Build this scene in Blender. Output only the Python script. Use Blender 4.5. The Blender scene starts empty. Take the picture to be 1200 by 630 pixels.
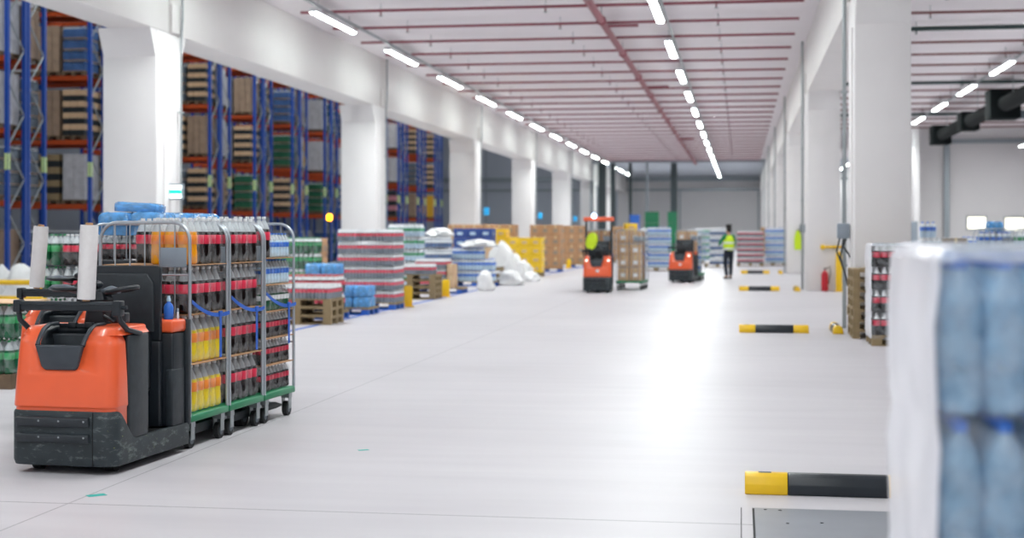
import bpy, bmesh, math, random
from mathutils import Vector, Matrix

random.seed(7)
C = bpy.context.scene.collection
PI = math.pi
# ---------------------------------------------------------------- camera frame
FPX, HZ, CX, HC = 1700.0, 272.0, 600.0, 1.55
YAW = math.atan(268.0 / FPX)
SY, CY = math.sin(YAW), math.cos(YAW)


def W(u, d):
    """ground position (X, Y) of picture column u at camera depth d"""
    lat = (u - CX) / FPX * d
    return lat * CY - d * SY, lat * SY + d * CY


def Zat(v, d):
    return HC + (HZ - v) * d / FPX


def Yd(X, d):
    """Y of a point with given X whose camera depth is d"""
    return (d + X * SY) / CY


ORD = ("first second third fourth fifth sixth seventh eighth ninth tenth eleventh twelfth thirteenth fourteenth fifteenth "
       "sixteenth seventeenth eighteenth nineteenth twentieth twenty-first twenty-second twenty-third twenty-fourth "
       "twenty-fifth twenty-sixth twenty-seventh twenty-eighth twenty-ninth thirtieth thirty-first thirty-second "
       "thirty-third thirty-fourth thirty-fifth thirty-sixth thirty-seventh thirty-eighth thirty-ninth fortieth").split()


# ---------------------------------------------------------------- materials
def lin(h):
    h = h.lstrip('#')
    out = []
    for i in (0, 2, 4):
        c = int(h[i:i + 2], 16) / 255
        out.append(c / 12.92 if c <= .04045 else ((c + .055) / 1.055) ** 2.4)
    return out + [1.0]


def mat(name, col, rough=.5, metal=0.0, var=.08, scale=9.0, bump=0.0, alpha=None, trans=0.0, emit=None, estr=0.0, spec=.5, coat=0.0):
    m = bpy.data.materials.new(name)
    m.use_nodes = True
    nt = m.node_tree
    N, L = nt.nodes, nt.links
    p = N['Principled BSDF']
    c = lin(col)
    p.inputs['Roughness'].default_value = rough
    p.inputs['Metallic'].default_value = metal
    p.inputs['Specular IOR Level'].default_value = spec
    p.inputs['Coat Weight'].default_value = coat
    p.inputs['Transmission Weight'].default_value = trans
    tc = N.new('ShaderNodeTexCoord')
    nz = N.new('ShaderNodeTexNoise')
    nz.inputs['Scale'].default_value = scale
    nz.inputs['Detail'].default_value = 3
    L.new(tc.outputs['Object'], nz.inputs['Vector'])
    mx = N.new('ShaderNodeMix')
    mx.data_type = 'RGBA'
    mx.inputs[6].default_value = [max(0, x * (1 - var * 1.6)) for x in c[:3]] + [1]
    mx.inputs[7].default_value = [min(1, x * (1 + var)) for x in c[:3]] + [1]
    L.new(nz.outputs['Fac'], mx.inputs[0])
    L.new(mx.outputs[2], p.inputs['Base Color'])
    if bump:
        b = N.new('ShaderNodeBump')
        b.inputs['Strength'].default_value = bump
        b.inputs['Distance'].default_value = .01
        L.new(nz.outputs['Fac'], b.inputs['Height'])
        L.new(b.outputs['Normal'], p.inputs['Normal'])
    if alpha is not None:
        mr = N.new('ShaderNodeMapRange')
        mr.inputs['From Min'].default_value = .35
        mr.inputs['From Max'].default_value = .65
        mr.inputs['To Min'].default_value = alpha[0]
        mr.inputs['To Max'].default_value = alpha[1]
        L.new(nz.outputs['Fac'], mr.inputs['Value'])
        L.new(mr.outputs['Result'], p.inputs['Alpha'])
    if emit:
        p.inputs['Emission Color'].default_value = lin(emit)
        p.inputs['Emission Strength'].default_value = estr
    return m


M = {}


def defm(key, *a, **k):
    M[key] = mat(key, *a, **k)


defm('paint_white', '#e9e6e6', .55, var=.03, scale=1.5)
defm('paint_beam', '#e6e2e0', .55, var=.03, scale=1.2)
defm('paint_ceiling', '#eae3e6', .7, var=.03, scale=.8)
defm('wall_panel', '#e2dfe0', .6, var=.04, scale=.5)
defm('hall_panel', '#bcc1cb', .6, var=.05, scale=.5)
defm('steel_dark', '#3f4a4e', .5, .2)
defm('steel_grey', '#9aa2a8', .35, .7, var=.05)
defm('cage_steel', '#b4bbc2', .3, .55, var=.04)
defm('pipe_red', '#8c4450', .5, var=.08, scale=3)
defm('pipe_brown', '#7a4a48', .5, var=.08, scale=3)
defm('pipe_dark', '#2c4140', .5, var=.08, scale=3)
defm('duct_black', '#0c1214', .85, var=.2, spec=.2)
defm('rack_blue', '#1747a0', .45, var=.08)
defm('rack_orange', '#c8501e', .5, var=.08)
defm('galv', '#9da3a6', .4, .5)
defm('orange_paint', '#f26438', .32, var=.05, scale=4, coat=.3)
defm('charcoal', '#2b3238', .5, var=.35, scale=14, bump=.15)
defm('scuffed', '#2a3236', .55, var=.9, scale=7, bump=.2)
defm('black_plastic', '#1a2128', .4, var=.2)
defm('tray_grey', '#3a4048', .45, var=.12)
defm('rubber', '#17191b', .7, var=.2)
defm('wheel_grey', '#59626c', .5)
defm('green_plastic', '#1e7f55', .45, var=.1)
defm('blue_strap', '#1f5fc4', .6, var=.1)
defm('cola', '#150a0a', .12, var=.2)
defm('orange_drink', '#f0a018', .15, var=.08)
defm('lime_drink', '#e8cc22', .15, var=.08)
defm('clear_pet', '#dfe6ea', .08, var=.03, alpha=(.45, .6))
defm('water_pet', '#b4d9f6', .07, var=.1, scale=14, alpha=(.35, .6))
defm('water_pale', '#bcd4e6', .12, var=.15, scale=20)
defm('green_pet', '#1d5a3c', .12, var=.15)
defm('red_label', '#d8294a', .4, var=.06)
defm('orange_label', '#f08a2c', .4, var=.06)
defm('green_label', '#2f9a5a', .4, var=.06)
defm('blue_label', '#2f6fd0', .4, var=.06)
defm('white_cap', '#eceef0', .35, var=.02)
defm('red_cap', '#c8202c', .35, var=.02)
defm('blue_cap', '#2c74d6', .35, var=.02)
defm('green_cap', '#1e8a50', .35, var=.02)
defm('film', '#f2f4f8', .16, var=.02, scale=16, alpha=(.02, .15))
defm('film_blue', '#62acf0', .16, var=.2, scale=14, bump=.5, alpha=(.5, .85))
defm('film_white', '#f2f1f8', .3, var=.02, scale=3, bump=.15, alpha=(.86, .97))
defm('film_thin', '#eef3f9', .1, var=.03, scale=17, bump=1.0, alpha=(.02, .2))
defm('film_mid', '#e6eef8', .2, var=.03, scale=9, bump=.4, alpha=(.35, .65))
defm('film_bag', '#f2f2f2', .35, var=.05, scale=10, bump=.5)
defm('roll_film', '#e2dede', .3, var=.05, scale=30, bump=.3)
defm('card', '#b78d68', .75, var=.08, scale=5)
defm('card_pale', '#cfae8c', .75, var=.08, scale=5)
defm('card_grey', '#94887a', .75, var=.08, scale=5)
defm('tape', '#d9c49c', .35)
defm('wood', '#94805f', .75, var=.2, scale=11)
defm('wood_dark', '#6e5a46', .8, var=.25, scale=9)
defm('pallet_blue', '#2a62c0', .6, var=.12)
defm('yellow', '#f2c318', .42, var=.07)
defm('yellow_box', '#f0c628', .6, var=.07)
defm('navy_box', '#2c4a8e', .6, var=.1)
defm('bar_black', '#1c242c', .4, var=.25)
defm('plate_steel', '#8f949c', .38, .35, var=.1, scale=3)
defm('gap_black', '#15181b', .8)
defm('teal_tape', '#28b0a8', .5)
defm('hiv', '#cdea20', .6, emit=None)
defm('green_cloth', '#1f7a4c', .8)
defm('trouser', '#1b2230', .85)
defm('skin', '#c99a7c', .55)
defm('hair', '#1d1714', .7)
defm('shoe', '#2c211a', .7)
defm('red_metal', '#c0202e', .35)
defm('grey_plastic', '#8d97a2', .5)
defm('sign_green', '#0a9a84', .4, emit='#10b09c', estr=1.2)
defm('sign_white', '#f4fffc', .4, emit='#e8fff8', estr=2.2)
defm('sign_blue', '#1da5e6', .4, emit='#28b0f0', estr=.2)
defm('beacon', '#ffa510', .3, emit='#ffa510', estr=5)
defm('lamp_blue', '#a8c8ff', .3, emit='#b8d4ff', estr=9)
defm('lamp_head', '#fff6f0', .3, emit='#fff4e8', estr=1.5)
defm('lamp', '#ffffff', .4, emit='#f2fffb', estr=18)
defm('pane_lit', '#fffdf0', .4, emit='#fffbe6', estr=1.15)
defm('bag_dark', '#3b4348', .3, var=.5, scale=6)
defm('load_grey', '#6c7682', .4, var=.4, scale=5)
defm('load_brown', '#9c8470', .7, var=.25, scale=4)
defm('load_pale', '#bdbcc0', .35, var=.25, scale=5)
defm('load_yellow', '#d6a428', .6, var=.15)
defm('load_black', '#22282c', .5, var=.4, scale=5)
defm('load_pink', '#c2808c', .5, var=.3, scale=5)
defm('load_green', '#2e6a50', .4, var=.3, scale=5)
defm('load_blue', '#496a9c', .4, var=.4, scale=5)
defm('plate_label', '#cfe6a0', .6)


def floor_material():
    m = bpy.data.materials.new('polished_concrete')
    m.use_nodes = True
    nt = m.node_tree
    N, L = nt.nodes, nt.links
    p = N['Principled BSDF']
    p.inputs['Specular IOR Level'].default_value = .34
    tc = N.new('ShaderNodeTexCoord')
    mp = N.new('ShaderNodeMapping')
    mp.inputs['Scale'].default_value = (.35, 2.6, 1)
    L.new(tc.outputs['Object'], mp.inputs['Vector'])
    n1 = N.new('ShaderNodeTexNoise')
    n1.inputs['Scale'].default_value = 1.3
    n1.inputs['Detail'].default_value = 6
    L.new(mp.outputs['Vector'], n1.inputs['Vector'])
    n2 = N.new('ShaderNodeTexNoise')
    n2.inputs['Scale'].default_value = .28
    n2.inputs['Detail'].default_value = 4
    L.new(tc.outputs['Object'], n2.inputs['Vector'])
    r1 = N.new('ShaderNodeMix')
    r1.data_type = 'RGBA'
    r1.inputs[6].default_value = lin('#bab6bc')
    r1.inputs[7].default_value = lin('#d3d0d4')
    L.new(n1.outputs['Fac'], r1.inputs[0])
    r2 = N.new('ShaderNodeMix')
    r2.data_type = 'RGBA'
    r2.blend_type = 'MULTIPLY'
    r2.inputs[0].default_value = .5
    L.new(r1.outputs[2], r2.inputs[6])
    cr = N.new('ShaderNodeMapRange')
    cr.inputs['From Min'].default_value = .3
    cr.inputs['From Max'].default_value = .7
    cr.inputs['To Min'].default_value = .8
    L.new(n2.outputs['Fac'], cr.inputs['Value'])
    L.new(cr.outputs['Result'], r2.inputs[7])
    sx = N.new('ShaderNodeSeparateXYZ')
    L.new(tc.outputs['Object'], sx.inputs['Vector'])

    def joint(sock, off, period, half):
        a = N.new('ShaderNodeMath'); a.operation = 'SUBTRACT'
        L.new(sock, a.inputs[0]); a.inputs[1].default_value = off - period / 2
        b = N.new('ShaderNodeMath'); b.operation = 'FLOORED_MODULO'
        L.new(a.outputs[0], b.inputs[0]); b.inputs[1].default_value = period
        c = N.new('ShaderNodeMath'); c.operation = 'SUBTRACT'
        L.new(b.outputs[0], c.inputs[0]); c.inputs[1].default_value = period / 2
        d = N.new('ShaderNodeMath'); d.operation = 'ABSOLUTE'
        L.new(c.outputs[0], d.inputs[0])
        e = N.new('ShaderNodeMath'); e.operation = 'LESS_THAN'
        L.new(d.outputs[0], e.inputs[0]); e.inputs[1].default_value = half
        return e.outputs[0]
    jx = joint(sx.outputs['X'], -3.80, 7.95, .0035)
    jy = joint(sx.outputs['Y'], 7.80, 15.9, .006)
    mxj = N.new('ShaderNodeMath'); mxj.operation = 'MAXIMUM'
    L.new(jx, mxj.inputs[0]); L.new(jy, mxj.inputs[1])
    r3 = N.new('ShaderNodeMix')
    r3.data_type = 'RGBA'
    L.new(mxj.outputs[0], r3.inputs[0])
    L.new(r2.outputs[2], r3.inputs[6])
    r3.inputs[7].default_value = lin('#77767c')
    L.new(r3.outputs[2], p.inputs['Base Color'])
    rr = N.new('ShaderNodeMapRange')
    rr.inputs['To Min'].default_value = .36
    rr.inputs['To Max'].default_value = .5
    L.new(n1.outputs['Fac'], rr.inputs['Value'])
    L.new(rr.outputs['Result'], p.inputs['Roughness'])
    return m


M['floor'] = floor_material()


def scuffed_material():
    m = mat('scuffed_casting', '#2b3439', .55, var=.35, scale=9, bump=.15)
    nt = m.node_tree
    N, L = nt.nodes, nt.links
    p = N['Principled BSDF']
    src = p.inputs['Base Color'].links[0].from_socket
    tc = N.new('ShaderNodeTexCoord')
    mp = N.new('ShaderNodeMapping')
    mp.inputs['Scale'].default_value = (1, 1, 2.6)
    L.new(tc.outputs['Object'], mp.inputs['Vector'])
    for sc_, lo, hi, col, off in ((9, .55, .70, '#848f8d', 0), (17, .67, .71, '#a9b84a', 7)):
        n = N.new('ShaderNodeTexNoise')
        n.inputs['Scale'].default_value = sc_
        n.inputs['Detail'].default_value = 5
        n.inputs['Roughness'].default_value = .7
        mp2 = N.new('ShaderNodeMapping')
        mp2.inputs['Location'].default_value = (off, off, 0)
        L.new(mp.outputs['Vector'], mp2.inputs['Vector'])
        L.new(mp2.outputs['Vector'], n.inputs['Vector'])
        r = N.new('ShaderNodeMapRange')
        r.inputs['From Min'].default_value = lo
        r.inputs['From Max'].default_value = hi
        r.inputs['To Max'].default_value = .6
        L.new(n.outputs['Fac'], r.inputs['Value'])
        x = N.new('ShaderNodeMix')
        x.data_type = 'RGBA'
        L.new(r.outputs['Result'], x.inputs[0])
        L.new(src, x.inputs[6])
        x.inputs[7].default_value = lin(col)
        src = x.outputs[2]
    L.new(src, p.inputs['Base Color'])
    return m


M['scuffed'] = scuffed_material()


# ---------------------------------------------------------------- mesh builder
class MB:
    def __init__(s):
        s.bm = bmesh.new()
        s.mats = []

    def mi(s, key):
        m = M[key]
        if m not in s.mats:
            s.mats.append(m)
        return s.mats.index(m)

    def _tag(s, faces, key, smooth=False):
        i = s.mi(key)
        for f in faces:
            f.material_index = i
            f.smooth = smooth

    def box(s, a, b, key, bevel=0, seg=2, mx=None):
        x0, y0, z0 = a
        x1, y1, z1 = b
        vs = [s.bm.verts.new(p) for p in ((x0, y0, z0), (x1, y0, z0), (x1, y1, z0), (x0, y1, z0), (x0, y0, z1), (x1, y0, z1), (x1, y1, z1), (x0, y1, z1))]
        fs = [s.bm.faces.new([vs[i] for i in q]) for q in ((3, 2, 1, 0), (4, 5, 6, 7), (0, 1, 5, 4), (1, 2, 6, 5), (2, 3, 7, 6), (3, 0, 4, 7))]
        s._tag(fs, key)
        if bevel:
            es = list({e for f in fs for e in f.edges})
            r = bmesh.ops.bevel(s.bm, geom=es, offset=bevel, segments=seg, profile=.5, affect='EDGES')
            s._tag(r['faces'], key, True)
            vs = list({v for f in r['faces'] for v in f.verts} | {v for v in vs if v.is_valid})
        if mx is not None:
            for v in vs:
                v.co = mx @ v.co
        return s

    def ring(s, pts):
        return [s.bm.verts.new(p) for p in pts]

    def bridge(s, r0, r1, key, smooth=True, closed=True):
        n = len(r0)
        fs = []
        for i in range(n if closed else n - 1):
            j = (i + 1) % n
            fs.append(s.bm.faces.new((r0[i], r0[j], r1[j], r1[i])))
        s._tag(fs, key, smooth)
        return fs

    def cap(s, r, key, flip=False):
        f = s.bm.faces.new(list(reversed(r)) if flip else r)
        s._tag([f], key)

    def loft(s, rings, key, cap0=True, cap1=True, smooth=True):
        rs = [s.ring(r) for r in rings]
        for a, b in zip(rs, rs[1:]):
            s.bridge(a, b, key, smooth)
        if cap0:
            s.cap(rs[0], key, True)
        if cap1:
            s.cap(rs[-1], key)
        return s

    def tube(s, pts, r, key, seg=8, closed=False, caps=True, flat=1.0):
        pts = [Vector(p) for p in pts]
        n = len(pts)
        rings = []
        prev = None
        for i, p in enumerate(pts):
            if closed:
                t = (pts[(i + 1) % n] - pts[i - 1]).normalized()
            else:
                t = (pts[min(i + 1, n - 1)] - pts[max(i - 1, 0)]).normalized()
            up = Vector((0, 0, 1)) if abs(t.z) < .95 else Vector((0, 1, 0))
            if prev is not None:
                u = prev - t * prev.dot(t)
                if u.length < 1e-4:
                    u = t.cross(up)
            else:
                u = t.cross(up)
            u.normalize()
            w = t.cross(u)
            prev = u
            rr = r[i] if isinstance(r, (list, tuple)) else r
            rings.append(s.ring([p + u * rr * math.cos(2 * PI * k / seg) + w * rr * flat * math.sin(2 * PI * k / seg) for k in range(seg)]))
        for a, b in zip(rings, rings[1:]):
            s.bridge(a, b, key)
        if closed:
            s.bridge(rings[-1], rings[0], key)
        elif caps:
            s.cap(rings[0], key, True)
            s.cap(rings[-1], key)
        return s

    def cyl(s, p0, p1, r, key, seg=12, r1=None):
        return s.tube([p0, p1], [r, r if r1 is None else r1], key, seg)

    def lathe(s, prof, key, seg=12, o=(0, 0, 0), top=True, bot=True):
        """prof: [(r, z)] or [(r, z, key for the band that ends here)]"""
        prev = None
        first = None
        for q in prof:
            r, z = q[0], q[1]
            k = q[2] if len(q) > 2 else key
            rg = s.ring([(o[0] + r * math.cos(2 * PI * i / seg), o[1] + r * math.sin(2 * PI * i / seg), o[2] + z) for i in range(seg)])
            if prev:
                s.bridge(prev, rg, k)
            else:
                first = rg
            prev = rg
        if bot:
            s.cap(first, key, True)
        if top:
            s.cap(prev, prof[-1][2] if len(prof[-1]) > 2 else key)
        return s

    def prism(s, poly, a0, a1, key, axis='y', smooth=False, bevel=0):
        def pt(p, a):
            return {'y': (p[0], a, p[1]), 'x': (a, p[0], p[1]), 'z': (p[0], p[1], a)}[axis]
        r0 = s.ring([pt(p, a0) for p in poly])
        r1 = s.ring([pt(p, a1) for p in poly])
        fs = s.bridge(r0, r1, key, smooth)
        f0 = s.bm.faces.new(list(reversed(r0)))
        f1 = s.bm.faces.new(r1)
        s._tag([f0, f1], key)
        if bevel:
            es = list({e for f in fs + [f0, f1] for e in f.edges})
            r = bmesh.ops.bevel(s.bm, geom=es, offset=bevel, segments=2, profile=.5, affect='EDGES')
            s._tag(r['faces'], key, True)
        return s

    def sphere(s, c, r, key, sc=(1, 1, 1), seg=12):
        ret = bmesh.ops.create_uvsphere(s.bm, u_segments=seg, v_segments=max(6, seg // 2 + 2), radius=r)
        for v in ret['verts']:
            v.co = Vector((v.co.x * sc[0], v.co.y * sc[1], v.co.z * sc[2])) + Vector(c)
        s._tag({f for v in ret['verts'] for f in v.link_faces}, key, True)
        return s

    def mesh(s, name):
        bmesh.ops.recalc_face_normals(s.bm, faces=s.bm.faces[:])
        me = bpy.data.meshes.new(name)
        s.bm.to_mesh(me)
        s.bm.free()
        for m in s.mats:
            me.materials.append(m)
        me.set_sharp_from_angle(angle=math.radians(47))
        return me

    def build(s, name, parent=None):
        o = bpy.data.objects.new(name, s.mesh(name))
        C.objects.link(o)
        if parent is not None:
            o.parent = parent
        return o


def link(name, me, parent=None, loc=None):
    o = bpy.data.objects.new(name, me)
    C.objects.link(o)
    if parent is not None:
        o.parent = parent
    if loc is not None:
        o.location = loc
    return o


def tag(o, label, cat, group=None, kind=None):
    o['label'] = label
    o['category'] = cat
    if group:
        o['group'] = group
    if kind:
        o['kind'] = kind
    return o


def thing(name, label, cat, loc=(0, 0, 0), rotz=0.0, group=None):
    o = bpy.data.objects.new(name, None)
    C.objects.link(o)
    o.empty_display_size = .1
    o.location = loc
    o.rotation_euler = (0, 0, rotz)
    return tag(o, label, cat, group)


KIDS = {}


def kids(o):
    return KIDS.setdefault(o.name, [c for c in o.children])


def dup(root, loc, rotz=0.0, label=None, group=None, cat=None):
    r = root.copy()
    C.objects.link(r)
    r.location = loc
    r.rotation_euler = (root.rotation_euler.x, root.rotation_euler.y, rotz)
    if label:
        r['label'] = label
    if group:
        r['group'] = group
    if cat:
        r['category'] = cat
    for ch in kids(root):
        c = ch.copy()
        C.objects.link(c)
        c.parent = r
        for g in kids(ch):
            d = g.copy()
            C.objects.link(d)
            d.parent = c
    return r


def struct(name, mb, label=None, cat=None):
    o = mb.build(name)
    o['kind'] = 'structure'
    if label:
        o['label'] = label
        o['category'] = cat or name.split('_')[0]
    return o


USED = {}


class Spawner:
    """first call moves the prototype itself, later calls copy it"""

    def __init__(s, make):
        s.make, s.proto, s.used = make, None, False

    def __call__(s, loc, rotz, label, group=None, cat=None):
        if s.proto is None:
            s.proto = s.make()
            p = s.proto
            kids(p)
            for c in kids(p):
                kids(c)
            p.location = loc
            p.rotation_euler = (0, 0, rotz)
            p['label'] = label
            if group:
                p['group'] = group
            if cat:
                p['category'] = cat
            return p
        return dup(s.proto, loc, rotz, label, group, cat)
# ================================================================ THE SETTING
XL, XR = -10.55, 1.74            # aisle faces of the two rows of columns
ZB, ZC = 5.27, 6.72              # underside of the beams, ceiling
YB = 136.0                       # back wall
BAY = 16.1
YL1, YR1 = 25.2, 23.05           # near faces of the first column in view on each side

struct('floor', MB().box((-46, -16, -.2), (46, YB + .3, 0), 'floor'), 'pale polished concrete floor with fine joints')
YF = 104.0                       # frame where the sprinkled aisle ends
cb = MB().box((-11.4, -16, ZC), (46, YF, ZC + .15), 'paint_ceiling')
struct('ceiling', cb, 'white flat ceiling over the aisle')
struct('ceiling_3', MB().box((-11.4, YF, ZC), (46, YB + .3, ZC + .15), 'hall_panel'), 'grey ceiling beyond the end frame of the aisle', 'ceiling')
struct('ceiling_2', MB().box((-46, -16, 12.6), (-11.4, YB + .3, 12.75), 'hall_panel'), 'high ceiling over the racking hall', 'ceiling')
struct('wall_upper', MB().box((-11.55, -16, ZC + .16), (-11.4, YB + .3, 12.6), 'hall_panel'), 'panel wall above the beam line', 'wall')
struct('wall_left', MB().box((-46.2, -16, 0), (-46, YB + .3, 12.6), 'hall_panel'), 'grey far side wall behind the racks', 'wall')
wb = MB().box((-46, YB, 0), (-11.4, YB + .25, 12.6), 'hall_panel').box((-11.4, YB, 0), (8.5, YB + .25, ZC), 'wall_panel')
for i in range(8):
    wb.box((-45 + i * 4.2, YB - .04, 0), (-44.9 + i * 4.2, YB, 12.6), 'steel_grey')
struct('wall_back', wb, 'pale panel wall closing the end of the aisle', 'wall')
struct('wall_right', MB().box((8.3, 72.4, 0), (8.55, YB, ZC), 'wall_panel'), 'short side wall beyond the columns', 'wall')
YW = Yd(12, 72)
ww = MB().box((8.3, YW, 0), (46, YW + .25, ZC), 'wall_panel')
struct('wall_bay', ww, 'white end wall of the side bay', 'wall')
struct('wall_side', MB().box((46, -16, 0), (46.2, YW, ZC), 'wall_panel'), 'far side wall of the side bay', 'wall')

# girders and posts on the back wall
g = MB().box((-46, YB - .3, 6.3), (8.3, YB, 6.7), 'steel_grey').box((-46, YB - .2, 5.4), (8.3, YB, 5.6), 'steel_grey').box((XL, YF - .1, 6.5), (XR, YF + .1, ZC - .005), 'steel_grey')
struct('trim_1', g, 'grey steel girder across the end wall', 'trim')
for i, (u, w, key) in enumerate(((789, .45, 'steel_dark'), (757, .18, 'steel_grey'), (737, .22, 'steel_dark'), (703, .55, 'steel_dark'), (716, .35, 'steel_dark'), (690, .2, 'steel_grey'))):
    x, _ = W(u, 102.5)
    zt_ = 6.495 if XL < x < XR else ZC - .005
    b = MB().box((x - w / 2, YF - .12, 0), (x - w / 2 + .04, YF + .12, zt_), key).box((x + w / 2 - .04, YF - .12, 0), (x + w / 2, YF + .12, zt_), key).box((x - w / 2, YF - .02, 0), (x + w / 2, YF + .02, zt_), key)
    struct('trim_%d' % (i + 2), b, 'upright steel post of the end frame, %s from the open bay side' % ORD[i], 'trim')
# large sectional door
x0, x1 = W(797, 134)[0], W(888, 134)[0]
b = MB().box((x0, YB - .1, 0), (x1, YB, 5.4), 'wall_panel')
for i in range(9):
    b.box((x0 + .05, YB - .13, .05 + i * .6), (x1 - .05, YB - .1, .62 + i * .6 - .03), 'wall_panel')
b.box((x0 - .12, YB - .2, 0), (x0, YB, 5.45), 'steel_grey').box((x1, YB - .2, 0), (x1 + .12, YB, 5.45), 'steel_grey')
struct('door_1', b, 'closed white sectional dock door in the end wall', 'door')

# columns and beams
for side, X0, X1, Y1, n in (('left', XL, XL - 1.05, YL1, 7), ('right', XR, XR + .86, YR1, 7)):
    for k in range(n):
        y0, y1 = Y1 + BAY * k, Y1 + BAY * k + 1.2
        if y1 > YB:
            break
        a, c = min(X0, X1), max(X0, X1)
        b = MB().box((a, y0, 0), (c, y1, ZB), 'paint_white', .025)
        # capital that widens under the beam along the aisle
        s = 1 if side == 'left' else -1
        b.prism([(y0 - .25, ZB), (y0, ZB - .5), (y1, ZB - .5), (y1 + .25, ZB)], a + .02, c - .02, 'paint_white', axis='x')
        # shallow recess line of a rainwater pipe chase on the aisle face
        xf = X0
        b.box((min(xf, xf + s * .03), y0 + .3, 0), (max(xf, xf + s * .03), y0 + .62, ZB - .5), 'paint_white', .008)
        o = struct('column', b, 'white concrete column, %s down the aisle on the %s side' % (ORD[k], 'racking' if side == 'left' else 'open bay'))
        o['group'] = 'concrete columns along the aisle'
    ys = [-16] + [Y1 + BAY * k + .6 for k in range(n) if Y1 + BAY * k + 1 < YB] + [YB]
    for k, (ya, yb) in enumerate(zip(ys, ys[1:])):
        a, c = (XL - .85, XL) if side == 'left' else (XR, XR + .86)
        b = MB().box((a, ya + .012, ZB), (c, yb - .012, ZC), 'paint_beam', .02)
        xs = XL if side == 'left' else XR
        sg = 1 if side == 'left' else -1
        # notch blocks at the ends of the beam where it sits on the capital
        b.box((min(xs, xs + sg * .05), ya + .02, ZB + .02), (max(xs, xs + sg * .05), ya + .55, ZB + .55), 'paint_beam', .01)
        o = struct('beam', b, 'white concrete beam over the %s opening on the %s side' % (ORD[k], 'racking' if side == 'left' else 'open bay'))

# rainwater pipes on columns
for k in range(6):
    y = YL1 + BAY * k + .98
    b = MB().tube([(XL + .075, y, 0), (XL + .075, y, ZB - .1), (XL + .1, y, ZB + .3), (XL + .1, y, ZC - .004)], .024, 'galv', 8)
    for z in (1, 2.4, 3.8):
        b.box((XL + .034, y - .06, z), (XL + .115, y + .06, z + .03), 'galv')
    tag(b.build('drain_pipe'), 'thin grey pipe up the %s column on the racking side' % ORD[k], 'pipe', 'pipes on the columns')
    y = YR1 + BAY * k + .95
    b = MB().tube([(XR - .085, y, 0), (XR - .085, y, ZB + .2), (XR - .085, y, ZC - .004)], .032, 'galv', 8)
    for z in (1, 2.4, 3.8):
        b.box((XR - .135, y - .06, z), (XR - .036, y + .06, z + .03), 'galv')
    tag(b.build('drain_pipe'), 'blue grey pipe beside the %s column on the open bay side' % ORD[k], 'pipe', 'pipes on the columns')

# windows of the side bay: bright panes in the end wall
for i, (u0, u1, v0, v1) in enumerate(((1134, 1155, 254, 268), (1177, 1198, 255, 270))):
    xa, xb = W(u0, 72)[0], W(u1, 72)[0]
    z0, z1 = Zat(v1, 72), Zat(v0, 72)
    b = MB().box((xa, YW - .04, z0), (xb, YW - .01, z1), 'pane_lit')
    for q in ((xa - .05, z0 - .05, xb + .05, z0), (xa - .05, z1, xb + .05, z1 + .05), (xa - .05, z0, xa, z1), (xb, z0, xb + .05, z1)):
        b.box((q[0], YW - .08, q[1]), (q[2], YW - .005, q[3]), 'steel_grey')
    struct('window_%d' % (i + 1), b, 'small bright window in the side bay wall, %s of two' % ORD[i], 'window')
x = W(1110, 72)[0]
z = Zat(165, 72)
b = MB().box((x - .13, YW - .2, 0), (x + .13, YW - .002, z), 'steel_grey').box((x, YW - .15, z - .12), (46, YW - .003, z + .1), 'steel_grey')
struct('trim_8', b, 'grey steel post and rail on the side bay wall', 'trim')


# ---------------------------------------------------------------- lamps
ZL = 6.38


def make_lamp():
    t = thing('tube_light', 'x', 'ceiling light')
    MB().box((-.09, -1.7, 0), (.09, 1.7, .09), 'white_cap', .015).build('housing', t)
    b = MB()
    pr = [(.08 * math.cos(a), -.03 * math.sin(a)) for a in [PI * i / 8 for i in range(9)]]
    b.prism([(p[0], p[1] - .001) for p in pr], -1.65, 1.65, 'lamp', 'y', True)
    b.build('diffuser', t)
    hm = MB().cyl((0, 0, .085), (0, 0, ZC - ZL - .004), .008, 'galv', 6).mesh('hanger')
    for y in (-1.3, 1.3):
        link('hanger', hm, t, (0, y, 0))
    return t


def with_light(spread, power):
    def f():
        t = make_lamp()
        ld = bpy.data.lights.new('lamp_light', 'AREA')
        ld.shape = 'RECTANGLE'
        ld.size, ld.size_y = .15, 3.25
        ld.energy = power
        ld.spread = math.radians(spread)
        ld.color = (.95, 1, .985)
        lo = bpy.data.objects.new('lamp_light', ld)
        C.objects.link(lo)
        lo.parent = t
        lo.location = (0, 0, -.04)
        return t
    return f


lamp_narrow = Spawner(with_light(104, 86))     # luminaires close to the beam have narrow optics
lamp_wide = Spawner(with_light(180, 120))
ZL = 6.38
DS = 6.69


def lamp_row(X, d0, n, where, group, zl=ZL, ds=DS, lamp=lamp_wide, skip=(), hid=0):
    for i in range(n):
        d = d0 + ds * i
        if i in skip:
            continue
        lamp((X, Yd(X, d), zl), 0, ('lit LED tube light, %s along the row %s' % (ORD[i - hid], where) if i >= hid else 'lit LED tube light, %s before those seen %s' % (ORD[hid - 1 - i], where)), group, 'ceiling light')
    b = MB()
    y0, y1 = Yd(X, d0) - 2, min(Yd(X, d0 + ds * (n - 1)) + 2, YB - .3)
    b.box((X + .1, y0, zl + .1), (X + .15, y1, zl + .16), 'galv')
    tag(b.build('cable_tray'), 'thin grey cable tray along the lamp row %s' % where, 'cable tray')


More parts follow.
